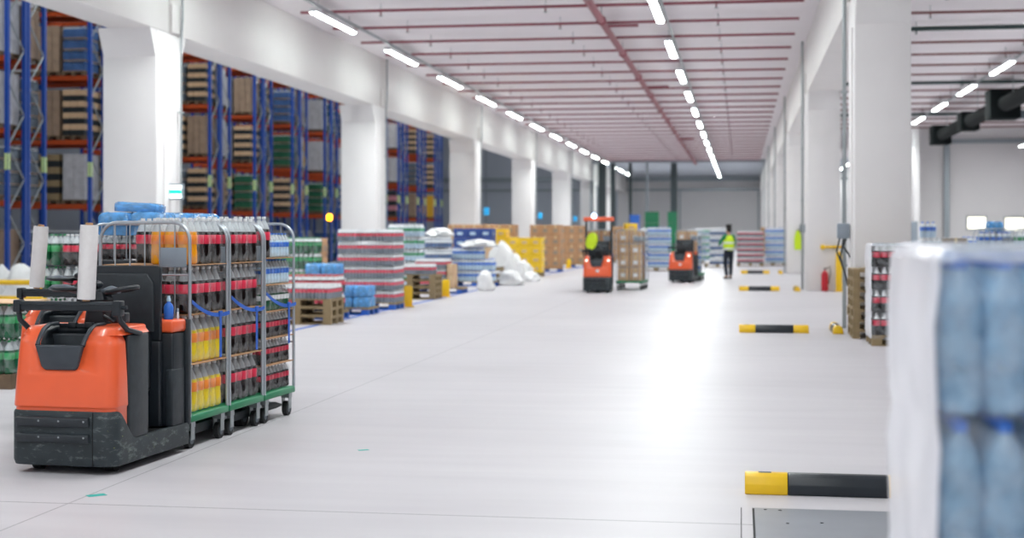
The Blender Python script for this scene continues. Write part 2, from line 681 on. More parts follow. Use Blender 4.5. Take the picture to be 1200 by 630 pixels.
lamp_row(-9.27, 33.5 - DS * 6, 20, 'beside the racking side beam', 'lamps beside the racking beam', lamp=lamp_narrow, hid=6)
lamp_row(-1.82, 31.7 - DS * 6, 21, 'down the middle of the aisle ceiling', 'lamps down the aisle', hid=6)
lamp_row(7.6, 42.7 - DS * 7, 20, 'over the open side bay', 'lamps over the side bay', lamp=lamp_narrow, skip=(12, 13, 14), hid=7)
lamp_row(12.9, 66.0 - DS * 5, 6, 'hung lower in the side bay', 'low lamps in the side bay', 5.55, lamp=lamp_wide, hid=4)
lamp_row(-16.0, 12, 17, 'high in the racking hall', 'lamps in the racking hall', 12.2, 7.0, lamp=lamp_wide)
lamp_row(-22.5, 12, 17, 'highest over the rack ends', 'lamps over the rack ends', 12.2, 7.0, lamp=lamp_narrow)


# ---------------------------------------------------------------- sprinkler pipes
def make_branch(x0, x1, key, r=.034, name='sprinkler_pipe'):
    def f():
        t = thing(name, 'x', 'pipe')
        MB().cyl((x0, 0, 0), (x1, 0, 0), r, key, 8).build('pipe_run', t)
        n = max(2, int((x1 - x0) / 3))
        proto = None
        for i in range(n):
            x = x0 + (x1 - x0) * (i + .5) / n
            if proto is None:
                b = MB().cyl((0, 0, -.03), (0, 0, -.11), .018, key, 8).cyl((0, 0, -.11), (0, 0, -.13), .045, 'galv', 8).cyl((0, 0, .02), (0, 0, .165), .008, 'galv', 6)
                proto = b.build('sprinkler_head', t)
                proto.location = (x, 0, 0)
            else:
                c = proto.copy(); C.objects.link(c); c.parent = t; c.location = (x, 0, 0)
        return t
    return f


ZP = 6.55
DP = 2.635
br = Spawner(make_branch(-9.9, 1.35, 'pipe_red'))
n = 0
d = 31.5
while d < 102:
    y = Yd(0, d)
    br((0, y, ZP), 0, 'thin red sprinkler pipe across the aisle ceiling, %s of the series' % ORD[n], 'sprinkler pipes across the aisle ceiling')
    d += DP
    n += 1
br2 = Spawner(make_branch(2.75, 24, 'pipe_brown'))
br3 = Spawner(make_branch(2.75, 24, 'pipe_dark', .06, 'dark_pipe'))
d = 27.5
n = n2 = 0
while d < 70:
    y = Yd(6, d)
    if n % 5 == 3:
        br3((0, y, ZP), 0, 'dark green thicker pipe across the side bay ceiling, %s of its series' % ORD[n2], 'dark pipes across the side bay ceiling')
        n2 += 1
    else:
        br2((0, y, ZP), 0, 'thin brown sprinkler pipe across the side bay ceiling, %s of the series' % ORD[n], 'sprinkler pipes across the side bay ceiling')
    d += DP
    n += 1
t = thing('main_pipe', 'thick red main sprinkler pipe running down the aisle ceiling', 'pipe', (-3.15, 0, ZP - .16))
MB().cyl((0, 22, 0), (0, YF - .15, 0), .085, 'pipe_red', 10).build('pipe_run', t)
pr = None
for i in range(13):
    y = 27 + i * 6.1
    if pr is None:
        pr = MB().cyl((0, -.04, 0), (0, .04, 0), .115, 'pipe_red', 10).cyl((0, 0, .08), (0, 0, .325), .012, 'galv', 6).build('coupling', t)
        pr.location = (0, y, 0)
    else:
        c = pr.copy(); C.objects.link(c); c.parent = t; c.location = (0, y, 0)
for i, y in enumerate((34, 48.5, 62, 76)):
    b = MB().cyl((0, 0, 0), (.75, .35, .05), .035, 'pipe_red', 8)
    o = b.build('branch_stub', t)
    o.location = (0, y, 0)

# black air duct of the side bay
xd = 8.75
t = thing('air_duct', 'black air duct with square boxes hung under the side bay ceiling', 'air duct', (xd, 0, 5.85))
b = MB()
b.cyl((0, 40, 0), (0, 66, 0), .26, 'duct_black', 20)
b.build('duct_pipe', t)
pr = None
for y, s in ((66.5, .42), (58.5, .36), (51, .5), (43, .5)):
    o = MB().box((-s, -.55, -s), (s, .55, s), 'duct_black', .03).build('duct_box', t)
    o.location = (0, y, 0)
hdm = MB().cyl((0, 0, .15), (0, 0, .865), .012, 'galv', 6).mesh('hanger')
for y in (42, 48, 55, 63):
    for x in (-.2, .2):
        link('hanger', hdm, t, (x, y, 0))
b = MB().tube([(0, 54, 0), (.7, 54, -.05), (1.5, 54.2, -.1), (2.2, 54.6, -.1)], .16, 'wheel_grey', 12)
b.build('flexible_branch', t)

# ---------------------------------------------------------------- pallet racking
XE = -21.0
LEV = [2.4, 4.5, 6.6, 8.7]


def make_rack():
    t = thing('pallet_rack', 'x', 'pallet rack')
    up = MB()
    up.box((-.06, -.06, 0), (.06, .06, 10.6), 'rack_blue').box((-.09, -.09, 0), (.09, .09, .02), 'galv')
    me = up.mesh('upright')
    ys = (-1.12, -.1, .1, 1.12)
    for x in (0, -2.85):
        for y in ys:
            link('upright', me, t, (x, y, 0))
    br = MB()
    z = .25
    sgn = 1
    while z < 9.8:
        br.tube([(0, -.48 * sgn, z), (0, .48 * sgn, z + .95)], .03, 'galv', 6)
        z += .95
        sgn = -sgn
    bme = br.mesh('brace')
    for x in (0, -2.85):
        for y in (-.61, .61):
            link('brace', bme, t, (x, y, 0))
    bm_ = MB().box((-2.8, -.03, -.07), (-.05, .03, .07), 'rack_orange').box((-2.8, -.045, -.1), (-2.77, .045, .1), 'rack_orange').box((-.08, -.045, -.1), (-.05, .045, .1), 'rack_orange').mesh('beam')
    for z in LEV:
        for y in ys:
            link('beam', bm_, t, (0, y, z))
    lb = MB().box((-.05, -.008, -.24), (.05, 0, .24), 'plate_label').mesh('location_label')
    for y in (-1.181, 1.06 - .001):
        link('location_label', lb, t, (.0, y, 3.6))
    lb2 = MB().box((0, -.05, -.24), (.008, .05, .24), 'plate_label').mesh('location_label')
    for y in (-1.12, 1.12):
        link('location_label', lb2, t, (.062, y, 3.6))
    return t


rack = Spawner(make_rack)


def pallet_mb(b, L=1.2, D=.8, key='wood', feet=None, z=0.0):
    """EUR pallet, centred in plan, long side along x"""
    feet = feet or key
    for y in (-D / 2 + .05, 0, D / 2 - .05):
        b.box((-L / 2, y - .05, z), (L / 2, y + .05, z + .022), feet)
        for x in (-L / 2 + .07, 0, L / 2 - .07):
            b.box((x - .07, y - .05, z + .022), (x + .07, y + .05, z + .1), feet if feet != key else key)
    for x in (-L / 2 + .07, 0, L / 2 - .07):
        b.box((x - .07, -D / 2, z + .1), (x + .07, D / 2, z + .122), key)
    for i in range(5):
        y = -D / 2 + .07 + i * (D - .14) / 4
        b.box((-L / 2, y - .066, z + .122), (L / 2, y + .066, z + .144), key)
    return b


PAL_ME = {}


def pallet_mesh(key='wood', feet=None):
    k = (key, feet)
    if k not in PAL_ME:
        PAL_ME[k] = pallet_mb(MB(), key=key, feet=feet).mesh('pallet')
    return PAL_ME[k]


def goods_boxes(key, nx, ny, nz, w=.76, d=1.14, h=1.5, j=.012, alt=None):
    b = MB()
    for i in range(nx):
        for q in range(ny):
            for k in range(nz):
                if 0 < i < nx - 1 and 0 < q < ny - 1 and k < nz - 1:
                    continue
                x0, y0, z0 = -w / 2 + w * i / nx, -d / 2 + d * q / ny, h * k / nz
                g_ = .006
                kk = alt if alt and k % 2 == 0 else key
                b.box((x0 + g_ + random.uniform(0, j), y0 + g_, z0), (x0 + w / nx - g_, y0 + d / ny - g_ - random.uniform(0, j), z0 + h / nz - g_), kk)
    return b


def goods_bottles(key, layers, w=.76, d=1.12, h=1.45, cap='white_cap', band=None):
    b = MB()
    nx, ny = 8, 11
    lh = h / layers
    for k in range(layers):
        b.box((-w / 2, -d / 2, k * lh), (w / 2, d / 2, k * lh + .012), 'card')
        for i in range(nx):
            for q in range(ny):
                if 0 < i < nx - 1 and 0 < q < ny - 1 and k < layers - 1:
                    continue
                r = w / nx / 2
                x, y = -w / 2 + r + i * 2 * r, -d / 2 + d * (q + .5) / ny
                b.lathe([(r, k * lh + .012), (r, k * lh + lh * .4), (r, k * lh + lh * .62, band or key), (r * .4, k * lh + lh * .88, key), (r * .35, k * lh + lh * .99, cap)], key, 6, (x, y, 0), bot=False)
    return b


LOADS = (('dark grey bottled', lambda: goods_bottles('load_grey', 4)), ('brown boxed', lambda: goods_boxes('load_brown', 3, 4, 5)),
         ('pale wrapped', lambda: goods_boxes('load_pale', 2, 3, 4)), ('yellow boxed', lambda: goods_boxes('load_yellow', 2, 3, 4)),
         ('black crated', lambda: goods_boxes('load_black', 2, 3, 7, alt='wood')), ('tan crated', lambda: goods_boxes('card_pale', 3, 4, 8, alt='load_black')),
         ('green bottled', lambda: goods_bottles('load_green', 4)), ('blue bottled', lambda: goods_bottles('load_blue', 4)), ('pink boxed', lambda: goods_boxes('load_pink', 2, 3, 5, alt='load_black')))


def make_load(i):
    def f():
        t = thing('pallet_load', 'x', 'pallet load')
        o = link('pallet', pallet_mesh('wood_dark'), t)
        o.rotation_euler = (0, 0, PI / 2)
        g_ = LOADS[i][1]().build('goods', t)
        g_.location = (0, 0, .146)
        return t
    return f


load_sp = [Spawner(make_load(i)) for i in range(len(LOADS))]
ROWS = list(range(-4, 9))
rr = random.Random(3)
PICK = {0: (1, 4, 5, 2, 0), 1: (0, 6, 2, 7, 2), 2: (2, 1, 1, 2, 5), 3: (4, 0, 3, 5, 3), 4: (5, 3, 0, 1, 4)}
for n, k in enumerate(ROWS):
    dc = 59.2 + 5.35 * k
    yc = Yd(XE, dc)
    rack((XE, yc, 0), 0, 'blue and orange pallet rack row seen end on, %s row into the hall' % ORD[n], 'pallet racks in the hall', 'pallet rack')
    for li in range(5):
        z = .0 if li == 0 else LEV[li - 1] + .07
        for pos, (dx, dy, w) in enumerate(((-.55, -.61, 'first'), (-1.42, -.61, 'second'), (-2.3, -.61, 'third'), (-.55, .61, 'rear'))):
            if pos == 2 and (k > -2):
                continue
            if rr.random() < .07:
                continue
            q = rr.choice((0, 1, 2, 3, 4, 5, 6, 7, 1, 2, 0, PICK[li][rr.randrange(5)], PICK[li][rr.randrange(5)], 8 if li == 1 else 2))
            load_sp[q]((XE + dx, yc + dy, z), 0, '%s load, %s place, %s level of the %s rack row' % (LOADS[q][0], w, ORD[li], ORD[n]), 'loads in the pallet racks', 'pallet load')
# ================================================================ ORDER PICKING TRUCK
def rrect(x0, x1, y0, y1, r, z, n=5, back_r=0.02):
    """rounded rectangle ring, front is y0"""
    pts = []
    for cx, cy, a0, rad in ((x1 - r, y0 + r, -PI / 2, r), (x1 - back_r, y1 - back_r, 0, back_r), (x0 + back_r, y1 - back_r, PI / 2, back_r), (x0 + r, y0 + r, PI, r)):
        for i in range(n + 1):
            a = a0 + PI / 2 * i / n
            pts.append((cx + rad * math.cos(a), cy + rad * math.sin(a), z))
    return pts


def apply_cut(o, cutter):
    m = o.modifiers.new('cut', 'BOOLEAN')
    m.object = cutter
    m.operation = 'DIFFERENCE'
    m.solver = 'EXACT'
    m.material_mode = 'TRANSFER'
    dg = bpy.context.evaluated_depsgraph_get()
    me = bpy.data.meshes.new_from_object(o.evaluated_get(dg))
    o.modifiers.clear()
    o.data = me
    bpy.data.objects.remove(cutter)


def make_truck():
    t = thing('order_picker_truck', 'x', 'warehouse truck')
    HW = .375
    # --- bumper skirt with a top edge that sweeps down along the sides
    b = MB()
    outer, inner = [], []
    ring = rrect(-HW, HW, 0, 1.12, .10, 0, 7, .03)

    def top(p):
        y = p[1]
        if y < .05:
            return .405
        s = min(1, (y - .05) / .25)
        s = s * s * (3 - 2 * s)
        return .405 - .2 * s
    r0 = [(p[0] * .985, p[1] + .012 * (1 - p[1]), .055) for p in ring]
    r1 = [(p[0], p[1], .085) for p in ring]
    # extra points along the sides so the sweep is smooth
    def dense(rg):
        out = []
        n = len(rg)
        for i in range(n):
            a, c = rg[i], rg[(i + 1) % n]
            out.append(a)
            L = math.dist(a, c)
            k = int(L / .04) if abs(a[0] - c[0]) < .05 and L > .1 else 0
            for q in range(1, k):
                out.append(tuple(a[w] + (c[w] - a[w]) * q / k for w in range(3)))
        return out
    ring = dense(ring)
    r0 = [(p[0] * .985, p[1] + .012 * (1 - p[1]), .055) for p in ring]
    r1 = [(p[0], p[1], .085) for p in ring]
    r2 = [(p[0], p[1], top(p) - .015) for p in ring]
    r3 = [(p[0] * .985, p[1] + .008, top(p)) for p in ring]
    r4 = [(p[0] * .86, .06 + p[1] * .88, top(p) - .004) for p in ring]
    r5 = [(p[0] * .86, .06 + p[1] * .88, .17) for p in ring]
    b.loft([r0, r1, r2, r3, r4, r5], 'scuffed', True, True)
    b.build('chassis', t)
    # ribs across the front
    for z0, z1 in ((.305, .375), (.205, .27)):
        q = MB().prism([(-.03, z1 - .012), (-.03, z1 - .03), (-.016, z0), (.02, z0), (.02, z1)], -.305, .205, 'charcoal', 'x', bevel=.006)
        rib = q.build('bumper_rib', t)
        for x in (-.14, 0, .175):
            k = MB().cyl((x, -.03, (z0 + z1) / 2 + .005), (x, -.018, (z0 + z1) / 2 + .005), .007, 'galv', 8).build('bolt', rib)
    MB().box((.222, -.004, .06), (.226, .01, .4), 'gap_black').build('panel_seam', t)
    # --- hood
    b = MB()
    rings = []
    for z, w, y0, r in ((.20, .358, .022, .07), (.422, .358, .022, .07), (.43, .364, .012, .072), (.44, .366, .011, .074), (.62, .36, .028, .074), (.82, .349, .05, .07), (.842, .346, .054, .068), (.852, .341, .062, .064),
                        (.915, .335, .128, .05), (.928, .335, .146, .046), (.937, .325, .168, .04), (.939, .315, .18, .035)):
        rings.append(rrect(-w, w, y0, .21 if z < .88 else .52, r, z, 6, .012))
        if z == .852:
            rings.append(rrect(-.327, .327, .09, .21, .058, .884, 6, .012))
            rings.append(rrect(-.345, .36, .092, .52, .058, .886, 6, .012))
    b.loft(rings, 'orange_paint', True, True)
    hood = b.build('hood', t)
    c = MB()
    c.loft([[(-.135, -.1, .70), (.075, -.1, .70), (.075, .115, .70), (-.135, .115, .70)], [(-.17, -.1, .83), (.115, -.1, .83), (.115, .30, .83), (-.17, .30, .83)], [(-.19, -.1, 1.0), (.135, -.1, 1.0), (.135, .33, 1.0), (-.19, .33, 1.0)]], 'black_plastic', smooth=False)
    co_ = c.build('cutter')
    apply_cut(hood, co_)
    # tray set in the hood
    b = MB()
    lipf = [(-.195, .825), (.14, .825), (.108, .685), (.09, .665), (-.125, .665), (-.15, .685)]
    b.prism(lipf, .018, .062, 'tray_grey', 'y', bevel=.012)
    # rim rails that climb the hood edge
    for sx in (-1, 1):
        cxm = -.0275
        pts = [(cxm + sx * .160, .04, .82), (cxm + sx * .163, .082, .872), (cxm + sx * .166, .13, .918), (cxm + sx * .168, .2, .943), (cxm + sx * .168, .31, .943)]
        b.tube(pts, .016, 'tray_grey', 8)
    b.box((-.12, .30, .915), (-.06, .335, .955), 'black_plastic', .006).box((.0, .30, .915), (.06, .335, .955), 'black_plastic', .006)
    b.box((-.2, .305, .925), (.14, .335, .945), 'black_plastic')
    b.build('storage_tray', t)
    # --- pillar, floor, backrest, rear cabinet
    b = MB().box((-.33, .213, .19), (.33, .50, .884), 'charcoal', .01)
    b.box((.328, .222, .2), (.366, .495, .884), 'charcoal', .012)
    b.build('column_housing', t)
    b = MB().box((-.33, .50, .12), (.362, .86, .19), 'rubber', .01)
    for i in range(9):
        b.box((-.3, .53 + i * .035, .19), (.34, .545 + i * .035, .196), 'rubber')
    b.build('floor_mat', t)
    b = MB().prism([(.52, .19), (.86, .19), (.86, .40), (.80, .43), (.70, .42), (.62, .36), (.54, .22)], .17, .2, 'charcoal', 'x')
    b.build('step_guard', t)
    b = MB().box((-.26, .825, .2), (.285, .875, .80), 'black_plastic', .015).box((-.2, .80, .45), (.22, .84, .86), 'black_plastic', .03)
    b.build('seat_support', t)
    b = MB()
    b.prism([(-.265, .80), (.285, .80), (.285, 1.30), (.27, 1.318), (-.25, 1.318), (-.265, 1.30)], .825, .865, 'black_plastic', 'y', bevel=.008)
    b.prism([(-.225, .86), (.245, .86), (.245, 1.2), (.20, 1.265), (-.18, 1.265), (-.225, 1.2)], .805, .83, 'charcoal', 'y', bevel=.012)
    b.build('backrest', t)
    b = MB().box((-.355, .885, .2), (.355, 1.085, .85), 'black_plastic', .015)
    b.box((.30, .87, .2), (.36, 1.06, .6), 'charcoal', .012)
    b.build('rear_cabinet', t)
    MB().box((-.36, .875, .852), (.362, 1.09, .942), 'orange_paint', .022).build('cabinet_cover', t)
    MB().box((.33, 1.085, .19), (.378, 1.13, .935), 'charcoal', .008).box((-.378, 1.085, .19), (-.33, 1.13, .935), 'charcoal', .008).build('rear_post', t)
    # --- steering
    b = MB()
    b.loft([[(x + .02, y, z) for x, y, z in rg] for rg in (rrect(-.09, .09, .40, .52, .03, .93, 4), rrect(-.07, .07, .40, .50, .03, 1.04, 4), rrect(-.1, .1, .37, .5, .04, 1.10, 4), rrect(-.06, .06, .40, .48, .03, 1.16, 4))], 'black_plastic')
    con = b.build('steering_console', t)
    b = MB()
    b.tube([(-.10, .44, 1.12), (-.2, .41, 1.15), (-.28, .4, 1.15), (-.33, .44, 1.14)], [.03, .034, .028, .014], 'wheel_grey', 10, flat=.7)
    b.tube([(.06, .44, 1.12), (.14, .41, 1.14), (.2, .4, 1.13)], [.03, .036, .026], 'wheel_grey', 10, flat=.7)
    lp = [(.20 + .1 * math.cos(a), .44 + .12 * math.sin(a), 1.135 + .02 * math.cos(a)) for a in [2 * PI * i / 16 for i in range(16)]]
    b.tube(lp, .016, 'black_plastic', 8, closed=True)
    lp = [(-.19 + .11 * math.cos(a), .46 + .12 * math.sin(a), 1.14) for a in [2 * PI * i / 16 for i in range(16)]]
    b.tube(lp, .014, 'black_plastic', 8, closed=True)
    b.sphere((.0, .42, 1.17), .055, 'black_plastic', (1.3, 1, .6))
    b.build('steering_handle', t).location = (0, 0, .03)
    b = MB().box((.17, .33, .95), (.28, .40, 1.02), 'black_plastic', .01).box((.2, .34, 1.02), (.23, .37, 1.07), 'black_plastic', .006).cyl((.2, .33, .96), (.14, .30, 1.0), .012, 'black_plastic')
    b.build('control_box', t)
    # --- roll rack at the front
    b = MB()
    b.box((-.375, .10, 1.062), (.352, .145, 1.108), 'black_plastic', .006)
    b.box((-.372, .096, 1.10), (.34, .15, 1.122), 'charcoal', .004)
    b.box((-.395, .09, 1.05), (-.345, .16, 1.13), 'black_plastic', .008).box((.31, .09, 1.03), (.365, .16, 1.13), 'black_plastic', .008)
    b.tube([(-.37, .12, 1.06), (-.365, .13, 1.0), (-.33, .17, .945), (-.30, .20, .925)], .018, 'black_plastic', 8)
    b.tube([(.34, .12, 1.05), (.345, .13, 1.0), (.36, .2, .94), (.372, .36, .905)], .018, 'black_plastic', 8)
    b.cyl((.365, .125, 1.085), (.40, .125, 1.085), .014, 'black_plastic')
    b.build('roll_rack', t).location = (0, 0, -.02)
    # --- forks and wheels
    fm = MB()
    fm.prism([(1.1, .07), (1.1, .15), (3.05, .125), (3.2, .09), (3.2, .075), (3.05, .07)], -.085, .085, 'charcoal', 'x', bevel=.006)
    fme = fm.mesh('fork')
    for x in (-.17, .17):
        link('fork', fme, t, (x, 0, 0))
    wm = MB()
    wm.cyl((-.07, 0, 0), (.07, 0, 0), .08, 'rubber', 18).cyl((-.075, 0, 0), (.075, 0, 0), .045, 'wheel_grey', 14)
    wme = wm.mesh('load_wheel')
    for x in (-.17, .17):
        link('load_wheel', wme, t, (x, 2.42, .08))
    MB().cyl((-.06, .3, .11), (.06, .3, .11), .11, 'rubber', 20).build('drive_wheel', t)
    cm = MB().cyl((-.03, 0, 0), (.03, 0, 0), .06, 'rubber', 16).mesh('caster_wheel')
    for x in (-.26, .26):
        link('caster_wheel', cm, t, (x, .2, .06))
    MB().box((-.22, .9, .05), (.22, 1.0, .1), 'charcoal').build('axle_beam', t)
    return t


TH = -math.radians(3.4)
truck = Spawner(make_truck)
O1 = Vector((-4.30, 8.722, 0))
AX, RX = Vector((-math.sin(TH), math.cos(TH), 0)), Vector((math.cos(TH), math.sin(TH), 0))


def L1(x, y, z=0, o=O1):
    return o + RX * x + AX * y + Vector((0, 0, z))


truck(O1, TH, 'orange and black order picking truck in front with cola filled roll cages behind it', cat='warehouse truck')
O2 = L1(-1.09, 1.84)
truck(O2, TH, 'second orange order picking truck mostly hidden behind the front truck', cat='warehouse truck')


# film rolls standing on the truck racks
def make_roll():
    t = thing('film_roll', 'x', 'film roll')
    b = MB().lathe([(.018, 0), (.056, 0), (.0575, .01), (.0575, .47), (.056, .48), (.018, .48)], 'roll_film', 28)
    b.build('wound_film', t)
    MB().lathe([(.019, -.012), (.024, -.012), (.024, .495), (.019, .495)], 'card', 16).build('core_tube', t)
    return t


roll = Spawner(make_roll)
p = L1(.112, .123, 1.117)
r1 = roll(p, 0, 'white stretch film roll standing on the rack of the front truck', cat='film roll')
r1.rotation_euler = (0, math.radians(2.6), 0)
p = L1(-.235, .123, 1.117, O2)
r2 = roll(p, 0, 'white stretch film roll on the second truck, tilted beside green packs', cat='film roll')
r2.rotation_euler = (0, math.radians(4.5), 0)


# blue spray bottle on the rear cabinet
def bottle_small(loc):
    t = thing('spray_bottle', 'small blue bottle with pale cap on the orange rear cover of the front truck', 'bottle', loc)
    MB().lathe([(0.0, 0), (.03, 0), (.034, .012), (.034, .085), (.026, .105), (.012, .118), (.012, .125)], 'blue_label', 18).build('body', t)
    MB().lathe([(.015, .125), (.016, .14), (.011, .152), (.01, .165)], 'water_pale', 14).build('cap', t)


bottle_small(L1(.29, .95, .942))
t = thing('marker_pen', 'short white marker standing beside the blue bottle on the truck', 'pen', L1(.34, .99, .942))
MB().lathe([(.008, 0), (.008, .05)], 'white_cap', 10).build('barrel', t)
MB().lathe([(.0085, .05), (.0085, .07), (.005, .075)], 'grey_plastic', 10).build('tip', t)


# ================================================================ BOTTLES AND PACKS
BR, BH = .0503, .335


def bottle_profile(R, H, liq, cap=None, clear='clear_pet'):
    pr = [(R * .78, 0, liq), (R * .97, H * .03, liq), (R, H * .08, liq), (R, H * .26, liq), (R * .93, H * .34, liq), (R * .96, H * .42, liq), (R * .98, H * .62, liq),
          (R * .9, H * .7, liq), (R * .68, H * .8, clear), (R * .4, H * .88, clear), (R * .27, H * .92, clear), (R * .27, H * .945, clear)]
    if cap:
        pr += [(R * .3, H * .945, cap), (R * .3, H * 1.0, cap)]
    return pr


def film_mesh(L, D, H, holes=True):
    """shrink film around a pack: long side along x, open ovals at the x ends"""
    b = MB()
    hx, hy = L / 2 + .0003, D / 2 + .0003

    def rg(x, inset=0.0):
        prof = []
        n = 20
        for i in range(n):
            a = 2 * PI * i / n
            c, s_ = math.cos(a), math.sin(a)
            y = hy * math.copysign(abs(c) ** .35, c)
            z = H * .5 + H * .5 * math.copysign(abs(s_) ** .45, s_)
            if z > H * .72:
                y *= 1 - .62 * ((z - H * .72) / (H * .28)) ** 1.2
            prof.append((x, y, z))
        return prof
    r = [rg(-hx), rg(-hx * .33), rg(hx * .33), rg(hx)]
    rs = [b.ring(q) for q in r]
    for p_, q in zip(rs, rs[1:]):
        b.bridge(p_, q, 'film')
    for end, x in ((rs[0], -hx - .002), (rs[-1], hx + .002)):
        n = len(end)
        hole = b.ring([(x, hy * .42 * math.cos(2 * PI * i / n), H * .43 + H * .27 * math.sin(2 * PI * i / n)) for i in range(n)])
        b.bridge(end, hole, 'film')
    return b.mesh('film_wrap')


def make_pack(name, liq, label, cap, R=BR, H=BH, nx=3, ny=2, cat='drinks pack', film=True, clear='clear_pet', segs=14):
    """pack of bottles; long side along x"""
    def f():
        t = thing(name, 'x', cat)
        body = MB().lathe(bottle_profile(R, H, liq, None, clear), liq, segs).mesh('bottle')
        cp = MB().lathe([(R * .31, H * .94), (R * .33, H * .95), (R * .33, H * .995), (R * .25, H)], cap, 10).mesh('cap')
        lb = MB().lathe([(R * 1.0, H * .43), (R * 1.03, H * .44), (R * 1.03, H * .62), (R * .98, H * .63)], label, segs, top=False, bot=False).mesh('label_band')
        for i in range(nx):
            for q in range(ny):
                o = link('bottle', body, t, ((i - (nx - 1) / 2) * 2.02 * R, (q - (ny - 1) / 2) * 2.02 * R, 0))
                link('cap', cp, o)
                link('label_band', lb, o)
        if film:
            link('film_wrap', film_mesh(nx * 2.02 * R, ny * 2.02 * R, H * .985), t)
        return t
    return f


PK = {
    'cola': Spawner(make_pack('cola_pack', 'cola', 'red_label', 'white_cap')),
    'orange': Spawner(make_pack('orange_drink_pack', 'orange_drink', 'orange_label', 'white_cap')),
    'lime': Spawner(make_pack('lemon_drink_pack', 'lime_drink', 'orange_label', 'white_cap')),
    'green': Spawner(make_pack('green_bottle_pack', 'green_pet', 'green_label', 'green_cap')),
    'clear': Spawner(make_pack('clear_drink_pack', 'water_pale', 'green_label', 'white_cap')),
    'water': Spawner(make_pack('water_pack', 'water_pale', 'blue_label', 'blue_cap')),
    'small_water': Spawner(make_pack('small_water_pack', 'water_pale', 'blue_label', 'blue_cap', .034, .2, 4, 3, segs=10)),
    'small_green': Spawner(make_pack('small_green_pack', 'green_pet', 'white_cap', 'white_cap', .034, .2, 4, 3, segs=10)),
    'small_cola': Spawner(make_pack('small_cola_pack', 'cola', 'red_label', 'white_cap', .034, .2, 4, 3, segs=10)),
}
WORD = {'cola': 'cola six-pack', 'orange': 'orange drink six-pack', 'lime': 'yellow drink six-pack', 'green': 'green bottle six-pack', 'clear': 'green-label clear six-pack', 'water': 'pale blue water six-pack', 'small_cola': 'pack of small cola bottles'}


# ================================================================ ROLL CAGES
CW, CD, CH = .72, .68, 1.62


def make_cage():
    t = thing('roll_cage', 'x', 'roll cage')
    b = MB()
    b.box((-CW / 2, -CD / 2, .19), (CW / 2, CD / 2, .245), 'green_plastic', .012)
    for i in range(5):
        b.box((-CW / 2 + .06 + i * .13, -CD / 2 + .05, .245), (-CW / 2 + .14 + i * .13, CD / 2 - .05, .25), 'green_plastic')
    b.build('cage_base', t)
    h = MB()
    x = CW / 2 - .012
    arc = []
    rA = .13
    for sx in (-1, 1):
        pass
    pts = [(-x, 0, .22), (-x, 0, 1.0), (-x, 0, CH - rA)]
    pts += [(-x + rA - rA * math.cos(a), 0, CH - rA + rA * math.sin(a)) for a in [PI / 2 * i / 6 for i in range(1, 7)]]
    pts += [(x - rA + rA * math.sin(a), 0, CH - rA + rA * math.cos(a)) for a in [PI / 2 * i / 6 for i in range(0, 7)]]
    pts += [(x, 0, 1.0), (x, 0, .22)]
    h.tube(pts, .0125, 'cage_steel', 8)
    hme = h.mesh('end_hoop')
    bars = MB()
    for i in range(5):
        xx = -x + 2 * x * (i + 1) / 6
        bars.cyl((xx, 0, .24), (xx, 0, CH), .0055, 'cage_steel', 6)
    bars.tube([(-x, 0, 1.245), (x, 0, 1.245)], .008, 'cage_steel', 6)
    bars.tube([(-x, 0, .62), (x, 0, .62)], .008, 'cage_steel', 6)
    bme = bars.mesh('grid_bars')
    for y in (-CD / 2 + .014, CD / 2 - .014):
        hp = link('end_hoop', hme, t, (0, y, 0))
        link('grid_bars', bme, hp)
    pl = MB().box((.13, -CD / 2 - .004, 1.30), (.33, -CD / 2 + .002, 1.44), 'grey_plastic', .003)
    pl.build('name_plate', t)
    wh = MB().cyl((-.02, 0, .062), (.02, 0, .062), .062, 'rubber', 16).cyl((-.024, 0, .062), (.024, 0, .062), .034, 'wheel_grey', 12)
    wme = wh.mesh('wheel')
    fk = MB().box((-.032, -.03, .06), (-.026, .03, .15), 'galv').box((.026, -.03, .06), (.032, .03, .15), 'galv').box((-.035, -.035, .15), (.035, .035, .19), 'galv').mesh('caster')
    for xx in (-.31, .31):
        for y in (-.26, .26):
            c = link('caster', fk, t, (xx, y, 0))
            link('wheel', wme, c)
    # closing strap on the open side
    b = MB()
    xs = CW / 2 + .006
    n = 10
    top_, = [[]]
    for i in range(n + 1):
        s = i / n
        y = -CD / 2 + .01 + s * (CD - .02)
        z = 1.035 - .11 * s + .05 * (2 * s - 1) ** 2 - .03
        top_.append((y, z))
    for (ya, za), (yb, zb) in zip(top_, top_[1:]):
        vs_ = [b.bm.verts.new(q) for q in ((xs, ya, za - .014), (xs, yb, zb - .014), (xs, yb, zb + .014), (xs, ya, za + .014), (xs + .003, ya, za - .014), (xs + .003, yb, zb - .014), (xs + .003, yb, zb + .014), (xs + .003, ya, za + .014))]
        fs = [b.bm.faces.new([vs_[i] for i in q]) for q in ((0, 1, 2, 3), (7, 6, 5, 4), (0, 4, 5, 1), (3, 2, 6, 7))]
        b._tag(fs, 'blue_strap')
    b.box((xs + .003, CD / 2 - .2, .62), (xs + .007, CD / 2 - .165, .945), 'blue_strap')
    b.box((xs - .002, CD / 2 - .21, .93), (xs + .012, CD / 2 - .155, .965), 'blue_strap', .003)
    b.build('strap', t)
    return t


cage = Spawner(make_cage)
Z0 = .252
LAY = .356


def put_pack(kind, o, rot, x, y, z, label):
    p_ = o + Vector((math.cos(rot) * x - math.sin(rot) * y, math.sin(rot) * x + math.cos(rot) * y, z))
    PK[kind](p_, rot + (random.uniform(-.006, .006)), label, 'drinks packs in the roll cages', 'drinks pack')


